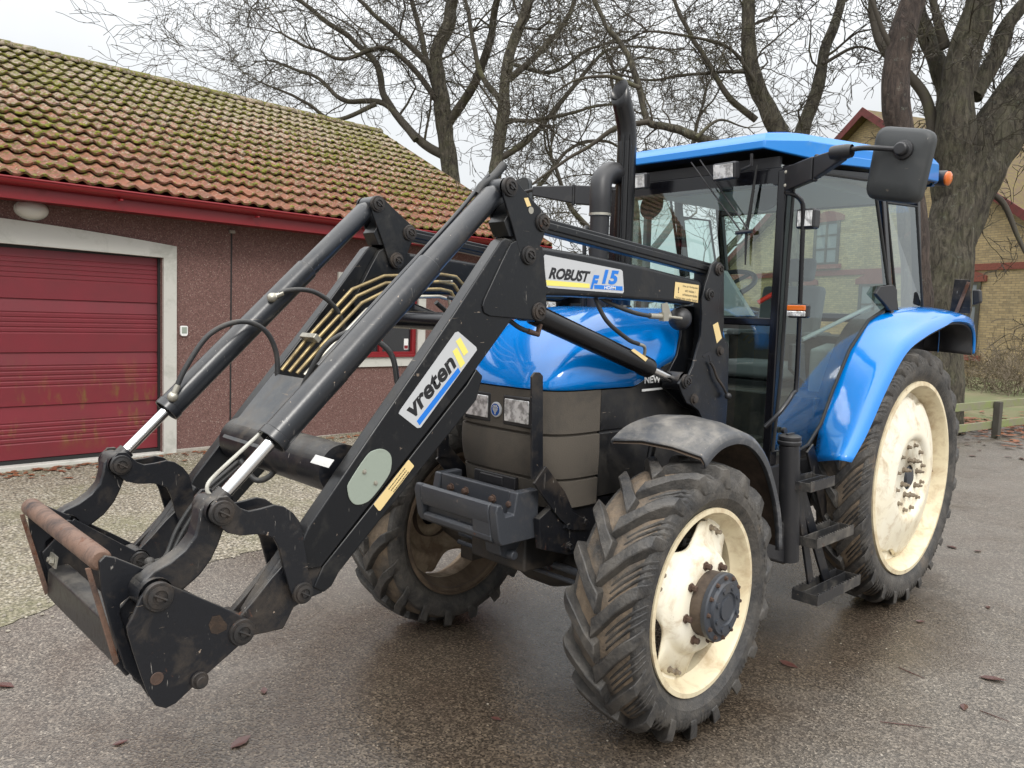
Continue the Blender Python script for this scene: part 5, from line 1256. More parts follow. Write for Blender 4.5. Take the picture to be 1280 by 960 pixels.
# steel pipe along the near tilt cylinder
hose(H3([(345, 520, .40), (330, 537, .40), (300, 565, .40), (268, 595, .40), (259, 608, .405), (262, 618, .41), (274, 622, .42)]), .006, 'white_pipe', 'steel_pipe')
hose(H3([(336, 535, .0), (345, 560, .0), (342, 590, 0), (320, 600, -.05), (300, 575, -.1)]), .011, 'hose', 'hydraulic_hose')
# pipe on top of the near tilt cylinder and its plug
hose([Vector((P2[0]+.02, .40, P2[1]+.05)), Vector((P2[0]+.20, .395, P2[1]-.14)), Vector((P2[0]+.5, .392, P2[1]-.425)), Vector((P2[0]+.75, .39, P2[1]-.665))], .0085, 'cyl', 'steel_pipe')
hose(H3([(596, 243, .40), (603, 232, .40), (617, 221, .40), (630, 206, .40)]), .017, 'hose', 'rubber_boot')
# lift cylinder hoses
h5 = H3([(742, 366, .42), (747, 380, .44), (760, 403, .46), (785, 424, .48), (798, 430, .48)]); hose(h5, .010)
hose(H3([(798, 430, .48), (805, 433, .48), (806, 440, .47), (804, 447, .46)]), .008, 'zinc', 'hose_fitting')
h6 = H3([(742, 366, .40), (760, 378, .43), (790, 390, .47), (812, 395, .49)]); hose(h6, .010)
mb = MB(); a = P(812, 395, 'y', .49); b = P(836, 396, 'y', .50); mb.tube([a, b], .014, 12); mb.tube([b, P(852, 398, 'y', .52)], .007, 10); mb.obox(P(830, 396, 'y', .50), (1, 0, 0), (0, 1, 0), (0, 0, 1), .02, .014, .02)
mb.ext([P(826, 380, 'y', .49), P(833, 378, 'y', .49), P(840, 398, 'y', .49), P(828, 402, 'y', .49)], (0, .006, 0)); mb.build('accumulator_fitting', M['zinc'], T)
mb = MB(); bmesh.ops.create_uvsphere(mb.bm, u_segments=32, v_segments=20, radius=.058, matrix=Matrix.Translation(P(850, 398.5, 'y', .44))); mb.build('accumulator', M['black_plastic'], T)
h7 = H3([(636, 400, .45), (650, 410, .45), (668, 417, .46)]); hose(h7, .010); mb = MB(); mb.tube([P(660, 414, 'y', .46), P(672, 418, 'y', .46), P(675, 405, 'y', .46)], .012, 10); mb.build('hose_fitting', M['boltrust'], T)
# ================================================================== cab
def quad_pane(name, pts, mat, par, th=.005, n=None):
    """flat pane of glass from measured corners"""
    v = [Vector(p) for p in pts]; nn = n or (v[1]-v[0]).cross(v[2]-v[0]).normalized()
    mb = MB(); mb.face([mb.bm.verts.new(p) for p in v]); return mb.build(name, mat, par, smooth=0)
def beam(mb, p, q, a, wa, wb):
    p, q = Vector(p), Vector(q); d = (q-p).normalized(); a = Vector(a); a = (a-d*a.dot(d)).normalized(); b = d.cross(a)
    mb.obox((p+q)/2, d, a, b, (q-p).length/2, wa/2, wb/2)
DN = Vector((.14, 1.1, 0)).normalized(); DP = Vector((-1.1, .6, 0))      # plane of the left door
def D(px, py, off=0): return PP(px, py, DN, DP+DN*off)
def door_y(x): return .60+(-1.1-x)*.14/1.1
XA = -1.17; ZA0, ZA1 = 1.06, 2.56          # front posts
def mx(p): return Vector((p[0], -p[1], p[2]))
mb = MB()
for s in (1, -1):
    beam(mb, (XA, s*.575, 1.00), (XA, s*.575, 2.60), (1, 0, 0), .075, .05)
    beam(mb, (-2.27, s*(door_y(-2.25)), 1.80), (-2.03, s*(door_y(-2.03)), 2.66), (1, 0, 0), .055, .04)      # rear door post
    beam(mb, (-2.80, s*.72, 1.80), (-2.58, s*.72, 2.66), (1, 0, 0), .05, .05)
    beam(mb, (XA, s*.575, 2.60), (-2.05, s*.69, 2.66), (0, 0, 1), .06, .05); beam(mb, (-2.05, s*.70, 2.66), (-2.60, s*.72, 2.66), (0, 0, 1), .06, .05)
beam(mb, (XA, -.57, 2.57), (XA, .57, 2.57), (0, 0, 1), .10, .05)
beam(mb, (XA+.01, -.57, 1.79), (XA+.01, .57, 1.79), (0, 0, 1), .045, .05)
beam(mb, (-2.60, -.7, 2.62), (-2.60, .7, 2.62), (0, 0, 1), .10, .05); beam(mb, (-2.80, -.7, 1.82), (-2.80, .7, 1.82), (0, 0, 1), .06, .05)
beam(mb, (XA, -.57, 1.02), (XA, .57, 1.02), (0, 0, 1), .06, .05)
cf = mb.build('cab_frame', M['black_gloss'], T, .008)
mb = MB(); mb.box(-1.62, XA, -.55, .55, .98, 1.04); mb.box(-2.2, -1.62, -.60, .60, 1.05, 1.35); mb.box(-2.75, -2.2, -.50, .50, 1.3, 1.7); mb.box(-1.6, XA-.02, .56, .585, .98, 1.05)
mb.build('cab_floor', M['under'], T, .01)
mb = MB(); mb.box(-2.62, -1.18, -.55, .55, 2.58, 2.64); mb.build('headliner', M['grey_trim'], T, .01)
# ---- roof: blue cap with chamfered front corners
def roof_ring(o, z, front=-1.06, inset=0):
    pts = [(front-inset, -.50+inset*.4), (front-inset, .50-inset*.4), (-1.27, .655-inset), (-2.10, .76-inset), (-2.75, .80-inset), (-2.98+inset, .70-inset), (-2.98+inset, -.70+inset), (-2.75, -.80+inset), (-2.10, -.76+inset), (-1.27, -.655+inset)]
    return [(x, y, z(x) if callable(z) else z) for x, y in pts]
mb = MB()
zb = lambda x: (2.712 if x > -1.1 else 2.665+(-1.06-x)*.03); zt = lambda x: 2.752+(-1.06-x)*.045; zq = lambda x: 2.795+(-1.06-x)*.05
rings = [roof_ring(0, lambda x: zb(x)+.0, inset=.02), roof_ring(0, zb, inset=0), roof_ring(0, zt, inset=.004), roof_ring(0, zq, inset=.05), roof_ring(0, lambda x: zq(x)+.025, inset=.16), roof_ring(0, lambda x: zq(x)+.03, inset=.40)]
vs = mb.grid(rings, True); mb.face(vs[-1])
rf = mb.build('roof', M['blue_roof'], T, smooth=30, bevel=.008)
mb = MB(); rr_ = [Vector(p)+Vector((0, 0, .012)) for p in roof_ring(0, zb, inset=.03)]; mb.ext(rr_[::-1], (0, 0, .02)); mb.box(-1.19, -1.165, -.54, .54, 2.52, 2.68); mb.build('roof_underside', M['black_plastic'], T)
# raised arch over the door
mb = MB(); pa = [(-1.30, 2.60), (-1.32, 2.68), (-1.40, 2.715), (-2.05, 2.745), (-2.05, 2.70), (-1.42, 2.66), (-1.375, 2.64), (-1.36, 2.60)]
rows = []
mb.ext([(x, door_y(x)+.035, z) for x, z in pa], (-.005, .02, 0)); mb.build('door_arch_trim', M['blue_roof'], rf, .006)
# ---- panes
wl_t, wl_b = 2.535, 1.812
rows = []
for i in range(13):
    y = -.55+1.10*i/12; b = .05*(1-(y/.55)**2); rows.append([(XA+.02+b*.7, y, wl_b), (XA+.02+b, y, (wl_b+wl_t)/2), (XA+.02+b*.9, y, wl_t)])
mb = MB(); mb.grid(rows); ws = mb.build('windscreen', M['glass'], T, smooth=60)
for s in (1, -1):
    g = quad_pane('lower_front_pane', [(XA+.03, s*.36, 1.06), (XA+.03, s*.55, 1.06), (XA+.03, s*.55, 1.768), (XA+.03, s*.36, 1.768)], M['glass'], T)
    # door glass following the wing
    dp = [(994, 212), (1092, 226), (1096, 252), (1113, 378), (1104, 388), (1086, 400), (1062, 437), (1041, 488), (1026, 530), (1010, 556), (1000, 562), (966, 564), (976, 470), (985, 330)]
    dq = [D(a, b, .012) for a, b in dp]
    if s < 0: dq = [mx(q) for q in dq]
    dr = empty('door', (XA, s*.6, 1.8), parent=T); off = Vector((XA, s*.6, 1.8))
    mb = MB(); mb.face([mb.bm.verts.new(q-off) for q in dq]); mb.build('door_pane', M['glass'], dr, smooth=0)
    mb = MB(); rim = [q-off for q in dq]+[dq[0]-off, dq[1]-off]; mb.tube(rim, .010, 8, caps=False); mb.build('door_seal', M['rubber_seal'], dr)
    qp = [(1108, 253), (1150, 258), (1163, 384), (1121, 388)]; qq = [D(a, b, .0) for a, b in qp]; qq = [Vector((q.x, min(q.y, .76), q.z)) for q in qq]
    if s < 0: qq = [mx(q) for q in qq]
    g = quad_pane('quarter_pane', qq, M['glass'], T); mb = MB(); mb.tube(qq+[qq[0]], .009, 6, caps=False); mb.build('pane_seal', M['rubber_seal'], g)
    if s > 0:
        mb = MB(); hp = [D(a, b, .02) for a, b in [(1090, 367), (1096, 358), (1112, 356), (1117, 362), (1117, 388), (1108, 388), (1100, 378)]]; mb.ext(hp, DN*.025); mb.build('door_hinge', M['black_plastic'], dr, .005).location = -off
        q = D(978, 538, .02); mb = MB(); mb.lathe([(.016, 0), (.018, .01), (.016, .022), (0, .024)], tuple(q-off), tuple(DN), 18); mb.build('door_lock', M['black_plastic'], dr)
        q = D(967, 508, .02)
        mb = MB(); hd = [D(a, b, -.03) for a, b in [(985, 430), (1000, 428), (1002, 480), (984, 462)]]; mb.ext(hd, DN*.03); mb.build('door_handle_box', M['black_plastic'], dr, .006).location = -off
        q1, q2 = D(1002, 425, -.02), D(1090, 382, -.02); mb = MB(); mb.tube([q1-off, q2-off], .012, 10); mb.build('door_bar', M['grey_trim'], dr)
quad_pane('rear_pane', [(-2.80, -.69, 1.85), (-2.80, .69, 1.85), (-2.61, .69, 2.58), (-2.61, -.69, 2.58)], M['glass'], T)
# ---- interior
mb = MB(); mb.box(-2.40, -1.92, -.24, .24, 1.40, 1.52); st = mb.build('driver_seat', M['seat'], T, .04)
mb = MB(); mb.prism([(-2.38, 1.47), (-2.50, 2.02), (-2.42, 2.04), (-2.28, 1.49)], -.23, .23); mb.build('backrest', M['seat'], st, .035)
mb = MB(); mb.prism([(-2.49, 2.06), (-2.52, 2.22), (-2.45, 2.23), (-2.42, 2.07)], -.14, .14); mb.build('headrest', M['seat'], st, .03)
mb = MB(); mb.box(-2.40, -1.96, -.20, .20, 1.25, 1.40); mb.build('seat_base', M['black_plastic'], st, .02)
for s in (1, -1): mb = MB(); mb.box(-2.42, -2.10, s*.28-.03, s*.28+.03, 1.68, 1.72); mb.build('armrest', M['seat'], st, .015)
sw = empty('steering_wheel', (-1.52, 0, 2.0), parent=T); sw.rotation_euler.y = R(28)
mb = MB(); pr = [(.205+.015*math.cos(a), .015*math.sin(a)) for a in [2*math.pi*k/10 for k in range(11)]]; mb.lathe(pr, (0, 0, 0), (0, 0, 1), 40); mb.build('wheel_rim', M['black_plastic'], sw)
mb = MB()
for k in range(3): a = 2*math.pi*k/3+.5; mb.tube([(0, 0, -.02), (.2*math.cos(a), .2*math.sin(a), 0)], .012, 8)
mb.lathe([(.05, -.03), (.05, .01), (0, .02)], (0, 0, 0), (0, 0, 1), 20); mb.build('wheel_spokes', M['black_plastic'], sw)
mb = MB(); mb.tube([(-1.50, 0, 1.99), (-1.36, 0, 1.05)], [.04, .075], 16); mb.ext([(-1.52, -.17, 1.86), (-1.52, .17, 1.86), (-1.22, .14, 1.84), (-1.22, -.14, 1.84)], (.02, 0, .10)); mb.build('dash', M['black_plastic'], T, .01)
mb = MB(); mb.tube([(-1.60, .21, 1.90), (-1.66, .30, 1.97)], .014, 10); o = mb.build('direction_lever', M['red_plastic'], T)
mb = MB(); mb.prism([(-2.4, 1.35), (-1.75, 1.35), (-1.65, 1.62), (-2.4, 1.72)], -.56, -.34); mb.prism([(-2.5, 1.30), (-2.0, 1.30), (-2.0, 1.62), (-2.5, 1.70)], .36, .56)
mb.build('side_console', M['grey_trim'], T, .02)
for k in range(4): mb = MB(); mb.tube([(-1.85-.11*k, -.42, 1.66), (-1.83-.11*k, -.42, 1.80)], .006, 8); mb.lathe([(.014, 0), (.016, .02), (.0, .04)], (-1.83-.11*k, -.42, 1.79), (0, 0, 1), 12); mb.build('control_lever', M['black_plastic'], T)
# inner front trim, slanted grey panels at the foot of the windscreen
mb = MB()
mb.ext([P(895, 340, 'x', -1.25), P(905, 338, 'x', -1.25), P(940, 395, 'x', -1.25), P(898, 395, 'x', -1.25)], (-.04, 0, 0)); mb.build('dash_side_trim', M['grey_trim'], T, .004)
for s in (1, -1):
    mb = MB(); mb.lathe([(0, -.006), (.085, -.006), (.09, 0), (.085, .006), (0, .006)], (-1.30, s*.40, 2.50), (1, 0, .2), 32); o = mb.build('inner_sun_mirror', M['black_plastic'], T)
bm_ = None
# seat-side rails and window posts on the far side show through the glass
mb = MB(); beam(mb, (-1.62, -.655, 1.1), (-1.60, -.655, 2.58), (1, 0, 0), .05, .03); mb.build('far_window_post', M['grey_trim'], T)
# ---- wipers
def wiper(pts, r): 
    return smoothpath(pts, 3)
XW = XA+.085
mb = MB()
mb.tube([P(864, 203, 'x', XW+.03), P(925, 288, 'x', XW)], .0045, 8); mb.tube([P(875, 200, 'x', XW+.03), P(936, 288, 'x', XW)], .0045, 8)
mb.tube([P(920, 291, 'x', XW), P(940, 289, 'x', XW)], .011, 8); mb.tube([P(914, 272, 'x', XW), P(921, 266, 'x', XW)], .003, 6)
wp = mb.build('wiper', M['black_plastic'], T)
mb = MB(); mb.tube([P(946, 206, 'x', XW), P(938, 262, 'x', XW-.005), P(933, 292, 'x', XW-.008), P(931.5, 331, 'x', XW-.01)], [.005, .010, .009, .004], 8); mb.build('wiper_blade', M['rubber_seal'], wp)
# ---- work lights under the roof edge
for s in (1, -1):
    q = Vector((-1.04, s*.305, 2.605)); w = empty('work_light', tuple(q), parent=T); w.rotation_euler = (0, R(6), R(-6*s))
    mb = MB(); mb.ext([(-.005, -.075, -.045), (-.005, .075, -.045), (-.005, .078, .048), (-.005, -.078, .048)], (.05, 0, 0)); mb.ext([(-.045, -.05, -.03), (-.045, .05, -.03), (-.045, .05, .03), (-.045, -.05, .03)], (.04, 0, 0)); mb.build('lamp_housing', M['black_plastic'], w, .012)
    mb = MB(); mb.box(.0455, .049, -.064, .064, -.036, .038); mb.build('lamp_lens', M['lens'], w, .008)
    mb = MB(); mb.tube([(-.02, s*.07, .0), (-.03, s*.13, .02), (-.03, s*.13, .08)], .009, 8); mb.build('lamp_bracket', M['black_plastic'], w)
# ---- left handrail with lamps, mirror arm, mirror
mb = MB(); rail = [P(981, 241, 'y', .63), P(992, 243, 'y', .66), P(1001, 250, 'y', .69), P(1004, 262, 'y', .70)]+[P(1003, 300, 'y', .70), P(996, 470, 'y', .70), P(991, 492, 'y', .70), P(975, 515, 'y', .68), P(956, 534, 'y', .63)]
mb.tube(smoothpath(rail, 5), .0125, 12); mb.build('handrail', M['black_gloss'], T)
def box_lamp(c, w_, h_, dpt, rz, name, lens, split=False):
    e = empty(name, tuple(c), rz, parent=T); mb = MB(); mb.ext([(0, -w_/2, -h_/2), (0, w_/2, -h_/2), (0, w_/2, h_/2), (0, -w_/2, h_/2)], (-dpt, 0, 0)); mb.build('lamp_housing', M['black_plastic'], e, .014)
    if split:
        mb = MB(); mb.box(.0005, .016, -w_/2+.008, w_/2-.008, .001, h_/2-.008); mb.build('lamp_lens', M['orange_lens'], e, .005)
        mb = MB(); mb.box(.0005, .016, -w_/2+.008, w_/2-.008, -h_/2+.008, -.001); mb.build('lamp_lens', M['lens'], e, .005)
    else:
        mb = MB(); mb.box(.0005, .004, -w_/2+.012, w_/2-.012, -h_/2+.012, h_/2-.012); mb.build('lamp_lens', M['lens'], e, .008)
q = P(1006, 273, 'y', .71); box_lamp(q, .105, .105, .075, R(0), 'side_lamp', 'lens')
q = P(996, 388.5, 'y', .715); box_lamp(q+Vector((.0, 0, 0)), .115, .075, .05, R(4), 'indicator_lamp', 'orange', True)
# second lamp set on the far rail
mb = MB(); mb.tube([(-1.17, -.60, 2.5), (-1.15, -.70, 2.42), (-1.15, -.70, 1.2), (-1.17, -.60, 1.1)], .0125, 12); mb.build('handrail', M['black_gloss'], T)
for s in (1, -1):
    pA = Vector((-1.13, s*.595, 2.555)); pM = Vector((-1.0, s*.79, 2.58)); pE = Vector((-.80, s*1.05, 2.615))
    if s > 0: pA = P(985, 224, 'x', -1.15); pM = P(1020, 210, 'x', -1.02); pE = P(1056, 192, 'x', -.86)
    else: pA, pM, pE = [mx(P(985, 224, 'x', -1.15)), mx(P(1020, 210, 'x', -1.02)), mx(P(1056, 192, 'x', -.86))]
    mb = MB(); up = Vector((0, 0, 1))
    def slab(p, q, h0, h1, t):
        d = (q-p).normalized(); n_ = d.cross(up).normalized()*t/2
        v = [p-n_-up*h0/2, p+n_-up*h0/2, p+n_+up*h0/2, p-n_+up*h0/2, q-n_-up*h1/2, q+n_-up*h1/2, q+n_+up*h1/2, q-n_+up*h1/2]
        mb.hull(v, [(0, 1, 2, 3), (4, 7, 6, 5), (0, 4, 5, 1), (3, 2, 6, 7), (0, 3, 7, 4), (1, 5, 6, 2)])
    slab(pA-(pM-pA)*.1, pM-(pM-pA)*.04, .13, .12, .04); slab(pM+(pE-pM)*.02, pE, .115, .06, .035); mb.tube([pM-up*.068, pM+up*.068], .012, 12)
    ma = mb.build('mirror_arm', M['black_plastic'], T, .008)
    for zz in (-.035, .035): mb = MB(); mb.bolt(pA+Vector((.022, 0, zz)), (1, s*.6, 0), .007, .006); mb.build('bolt', M['zinc'], ma)
mc = P(1127, 205, 'x', -.92)
jE = P(1052, 190, 'x', -.86); jc = P(1127, 187, 'x', -.88)
mb = MB(); mb.lathe([(.030, -.05), (.034, -.03), (.034, .03), (.030, .05)], tuple(jE), (0, 1, .0), 14); mb.tube(smoothpath([jE, jE+(jc-jE)*.4+Vector((.015, 0, .012)), jc], 5), .012, 10); mb.build('mirror_joint', M['black_plastic'], T, .003)
XM = -.93
cr = [P(*q, 'x', XM) for q in [(1098, 157), (1172, 162), (1149, 256), (1081, 248)]]
def rounded(q, f=.22, n=5):
    out = []
    for i in range(4):
        p, a, b = q[i], q[i-1], q[(i+1) % 4]; fa = f*min((a-p).length, (b-p).length)
        s0 = p+(a-p).normalized()*fa; s1 = p+(b-p).normalized()*fa
        for k in range(n+1): t = k/n; out.append(s0*(1-t)**2+p*2*t*(1-t)+s1*t*t)
    return out
ctr_ = sum(cr, Vector())/4; ro_ = rounded(cr)
mb = MB(); rings = [[q+Vector((-.03, 0, 0)) for q in ro_], [q for q in ro_], [ctr_+(q-ctr_)*.97+Vector((.014, 0, 0)) for q in ro_], [ctr_+(q-ctr_)*.86+Vector((.028, 0, 0)) for q in ro_], [ctr_+(q-ctr_)*.5+Vector((.036, 0, 0)) for q in ro_]]
vs = mb.grid(rings, True); mb.face(vs[-1]); mb.face(vs[0][::-1]); mr = mb.build('mirror', M['mirror_back'], T, smooth=50)
mb = MB(); jj = P(1128, 187, 'x', XM+.05); mb.lathe([(.045, -.03), (.043, .0), (.030, .005), (.030, .03), (.024, .036), (0, .038)], tuple(jj), (1, 0, 0), 14); mb.build('mirror_knob', M['black_plastic'], mr, .002)
mb = MB(); inner = [ctr_+(q-ctr_)*.92+Vector((-.031, 0, 0)) for q in ro_]; mb.face([mb.bm.verts.new(q) for q in inner]); mb.build('mirror_glass', M['chrome'], mr, smooth=0)
# far mirror on its arm
mb = MB(); fc = [mx(q) for q in ro_]; mb.grid([[q+Vector((-.03, 0, 0)) for q in fc], fc], True); v1 = [mb.bm.verts.new(q+Vector((.004, 0, 0))) for q in fc]; mb.face(v1); v2 = [mb.bm.verts.new(q+Vector((-.034, 0, 0))) for q in fc]; mb.face(v2)
fm = mb.build('mirror', M['mirror_back'], T)
mb = MB(); mb.tube([mx(jE), mx(jc)], .012, 10); mb.build('mirror_joint', M['black_plastic'], T)
# rear corner beacon / rear indicator
q = P(1178, 223, 'y', .78); mb = MB(); mb.lathe([(0, -.06), (.034, -.058), (.050, -.035), (.052, .02), (.048, .03)], tuple(q), (.10, .97, -.12), 20); bc_ = mb.build('rear_lamp', M['black_plastic'], T)
mb = MB(); mb.lathe([(.046, .03), (.046, .042), (.034, .052), (0, .056)], tuple(q), (.10, .97, -.12), 20); mb.build('lamp_lens', M['orange_lens'], bc_)
mb = MB(); mb.tube([q, q+Vector((.1, -.15, .03))], .015, 8); mb.build('lamp_bracket', M['black_plastic'], bc_)
# ---- exhaust and intake
ex, ey = -.53, .0
mb = MB(); pth = [(ex, ey, 1.72), (ex, ey, 2.64), (ex, ey, 2.72), (ex+.006, ey, 2.78), (ex+.022, ey, 2.84), (ex+.047, ey, 2.90), (ex+.072, ey, 2.95)]
sp_ = smoothpath(pth, 4)[:-4]; mb.tube(sp_+[Vector((ex+.072, ey, 2.95))], .050, 28, caps=False)
# slant-cut mouth
ends = list(mb.bm.verts)[-28:]
dd_ = Vector((.42, 0, .9)).normalized(); pn = Vector((1, 0, .42)).normalized(); p0_ = Vector((ex+.085, ey, 2.975))
for v in ends: v.co += dd_*((p0_-v.co).dot(pn)/dd_.dot(pn))*.9
xo = mb.build('exhaust_stack', M['stack'], T, smooth=50, solid=.003)
mb = MB(); mb.lathe([(.062, 0), (.062, .05), (.052, .06)], (ex, ey, 1.80), (0, 0, 1), 28); mb.tube([(ex+.054, ey+.02, 1.9), (ex+.054, ey+.02, 2.75)], .006, 8); mb.tube([(ex+.03, ey+.048, 1.9), (ex+.03, ey+.048, 2.75)], .006, 8); mb.build('stack_collar', M['stack'], xo)
ix, iy = -.33, 0
mb = MB(); mb.tube([(ix, iy, 1.72), (ix, iy, 2.33)], .050, 28); it = mb.build('air_intake', M['black_plastic'], T)
mb = MB(); mb.tube(smoothpath([(ix, iy, 2.325), (ix, iy, 2.42), (ix-.02, iy-.01, 2.50), (ix-.09, iy-.02, 2.55), (ix-.17, iy-.03, 2.555)], 6), [.056]*25, 28); mb.build('intake_elbow', M['black_plastic'], it, smooth=60)
mb = MB(); mb.lathe([(.053, 0), (.058, .002), (.058, .014), (.053, .016)], (ix, iy, 2.315), (0, 0, 1), 28); mb.build('hose_clamp', M['zinc'], it)
mb = MB(); mb.tube(smoothpath([(-.95, -.56, 2.25), (-.7, -.4, 2.3), (-.5, -.25, 2.28), (-.42, -.18, 2.2), (-.40, -.15, 1.8)], 5), .011, 10); mb.build('breather_pipe', M['black_plastic'], T)
# ---- rear wings
A_px = [(1017, 578), (1026, 532), (1042, 489), (1063, 438), (1087, 402), (1115, 389)]
C_px = [(1064, 578), (1084, 541), (1109, 485), (1133, 441), (1158, 420), (1182, 407)]
inn = [D(a, b, .0) for a, b in A_px]+[Vector((-2.55, .70, 1.90)), Vector((-2.95, .70, 1.90)), Vector((-3.2, .70, 1.85)), Vector((-3.29, .70, 1.76)), Vector((-3.30, .70, 1.61))]
out_ = [P(a, b, 'y', .945) for a, b in C_px]+[Vector((-2.78, .945, 1.815)), Vector((-3.05, .945, 1.812)), Vector((-3.19, .945, 1.775)), Vector((-3.245, .945, 1.70)), Vector((-3.255, .945, 1.60))]
inn = smoothpath(inn, 5); out_ = smoothpath(out_, 5)
for s in (1, -1):
    rows = []
    for a, b in zip(inn, out_):
        tg = Vector((0, 0, 1)); c_ = Vector((-2.414, 0, .821)); rad = Vector((b.x-c_.x, 0, b.z-c_.z)).normalized()
        b2 = Vector((b.x, .90, b.z))+rad*.060; b3 = Vector((b.x, .932, b.z))+rad*.045; w_ = a.lerp(b2, .5)+rad*.012
        r_ = [a-rad*.03, a, a.lerp(b2, .25)+rad*.010, w_, a.lerp(b2, .8)+rad*.008, b2, b3, b, b-rad*.012+Vector((0, -.012, 0))]
        rows.append([Vector((q.x, s*q.y, q.z)) for q in r_])
    mb = MB(); mb.grid(rows); wg = mb.build('rear_wing', M['blue'], T, smooth=50, solid=.006)
    # black inner liner and the rounded rear flap
    mb = MB(); rows = []
    for a, b in zip(inn[4:], out_[4:]):
        c_ = Vector((-2.414, 0, .821)); rad = Vector((b.x-c_.x, 0, b.z-c_.z)).normalized(); rows.append([Vector((q.x, s*q.y, q.z))-rad*.02 for q in (Vector((a.x, .58, a.z)), Vector((a.x, a.y, a.z)), Vector((b.x, .93, b.z)))])
    mb.grid(rows)
    mb.build('wing_liner', M['black_plastic'], wg, smooth=50, solid=.006)
    mb = MB(); fl = [(-2.1, .60, 1.60), (-3.26, .60, 1.59), (-3.26, .60, 1.80), (-2.9, .60, 1.87), (-2.2, .60, 1.80)]; mb.ext([(x, s*y, z) for x, y, z in fl], (0, s*.01, 0)); mb.build('wing_inner_wall', M['black_plastic'], wg)
# rear lamp bracket on the far end of the wing
e = empty('rear_bracket', (-3.15, .62, 1.9), parent=T)
def RB(pts, x): return [P(a, b, 'x', x)-Vector((-3.15, .62, 1.9)) for a, b in pts]
mb = MB(); mb.ext(RB([(1193, 349), (1213, 350), (1213, 392), (1187, 390)], -3.15), (-.008, 0, 0)); mb.build('bracket_plate', M['loader_dull'], e, .003)
mb = MB(); mb.ext(RB([(1209, 352), (1213, 353), (1198, 391), (1193, 391)], -3.14), (.008, 0, 0)); mb.build('rusty_strut', M['rusty'], e, .002)
mb = MB(); mb.ext(RB([(1215, 362), (1225, 362), (1226, 378), (1215, 382)], -3.16), (-.05, 0, 0)); mb.build('lamp_pod', M['black_plastic'], e, .012)
# ---- front wing of the near and the far wheel
for s in (1, -1):
    o_px = [(878, 580), (888, 566), (901, 554), (920, 548.5), (937, 553), (952, 572), (964, 598), (974, 630), (978, 668)]
    oo = [P(a, b, 'y', .955) for a, b in o_px]; c0 = Vector((0, 0, FR))
    oo = [Vector((.075, .955, 1.215)), Vector((.0, .955, 1.265)), Vector((-.09, .955, 1.292)), Vector((-.21, .955, 1.292)), Vector((-.33, .955, 1.25)), Vector((-.45, .955, 1.15)), Vector((-.545, .955, 1.0)), Vector((-.60, .955, .86)), Vector((-.625, .955, .72))]
    ii = [Vector((q.x+.02, .60, q.z+.012)) for q in oo]
    ii[0] = Vector((.24, .60, 1.275)); ii[1] = Vector((.14, .60, 1.325)); ii[2] = Vector((.0, .60, 1.352)); ii[3] = Vector((-.16, .60, 1.352)); ii[4] = Vector((-.31, .60, 1.29))
    oo, ii = smoothpath(oo, 5), smoothpath(ii, 5); rows = []
    for a, b in zip(ii, oo):
        rad = (Vector((b.x, 0, b.z))-c0).normalized(); m1 = a.lerp(b, .33)+rad*.028; m2 = a.lerp(b, .66)+rad*.034; b1 = Vector((b.x, .94, b.z))+rad*.022
        rows.append([Vector((q.x, s*q.y, q.z)) for q in (a-rad*.02, a, m1, m2, b1, b, b-rad*.02, b-rad*.02+Vector((0, -.015, 0)))])
    mb = MB(); mb.grid(rows); fw = mb.build('front_wing', [M['fender_plastic'], M['fender_under']], T, smooth=55)
    md = fw.modifiers.new('s', 'SOLIDIFY'); md.thickness = .007; md.offset = 1 if s > 0 else -1; md.material_offset = 0
    mb = MB(); rows2 = [[q-((Vector((q.x, 0, q.z))-c0).normalized()*.012) for q in r_[1:6]] for r_ in rows]; mb.grid(rows2); mb.build('mud_inside', M['fender_under'], fw, smooth=55)
    mb = MB(); mb.tube([(-.1, s*.58, 1.30), (-.05, s*.56, 1.0), (-.02, s*.55, .72)], .018, 8); mb.build('wing_stay', M['loader_dull'], fw, .004)
    mb = MB(); mb.box(-.62, -.56, min(s*.55, s*.80), max(s*.55, s*.80), .84, .88); mb.build('wing_bracket', M['loader_dull'], fw, .004)
# ---- fuel filler, tank, steps
ft = P(987, 548, 'y', .80)
mb = MB(); mb.tube([P(986, 700, 'y', .80), P(987, 556, 'y', .80)], [.052, .052], 28); tk = mb.build('fuel_filler', M['black_plastic'], T, .004)
top = P(987, 556, 'y', .80); mb = MB(); mb.lathe([(.056, 0), (.060, .006), (.060, .02), (.055, .024), (.058, .03), (.058, .045), (.045, .052), (0, .054)], tuple(top), (0, 0, 1), 28); mb.obox(top+Vector((0, 0, .056)), (1, 0, 0), (0, 1, 0), (0, 0, 1), .035, .007, .006); mb.build('filler_cap', M['black_plastic'], tk, .002)
mb = MB(); mb.prism(XZ([(952, 660), (990, 650), (988, 702), (982, 706), (952, 697)], .80), .38, .80); mb.prism([(-1.0, .55), (-1.65, .60), (-1.7, 1.0), (-1.0, 1.0)], .33, .60); mb.build('fuel_tank', M['black_plastic'], T, .015)
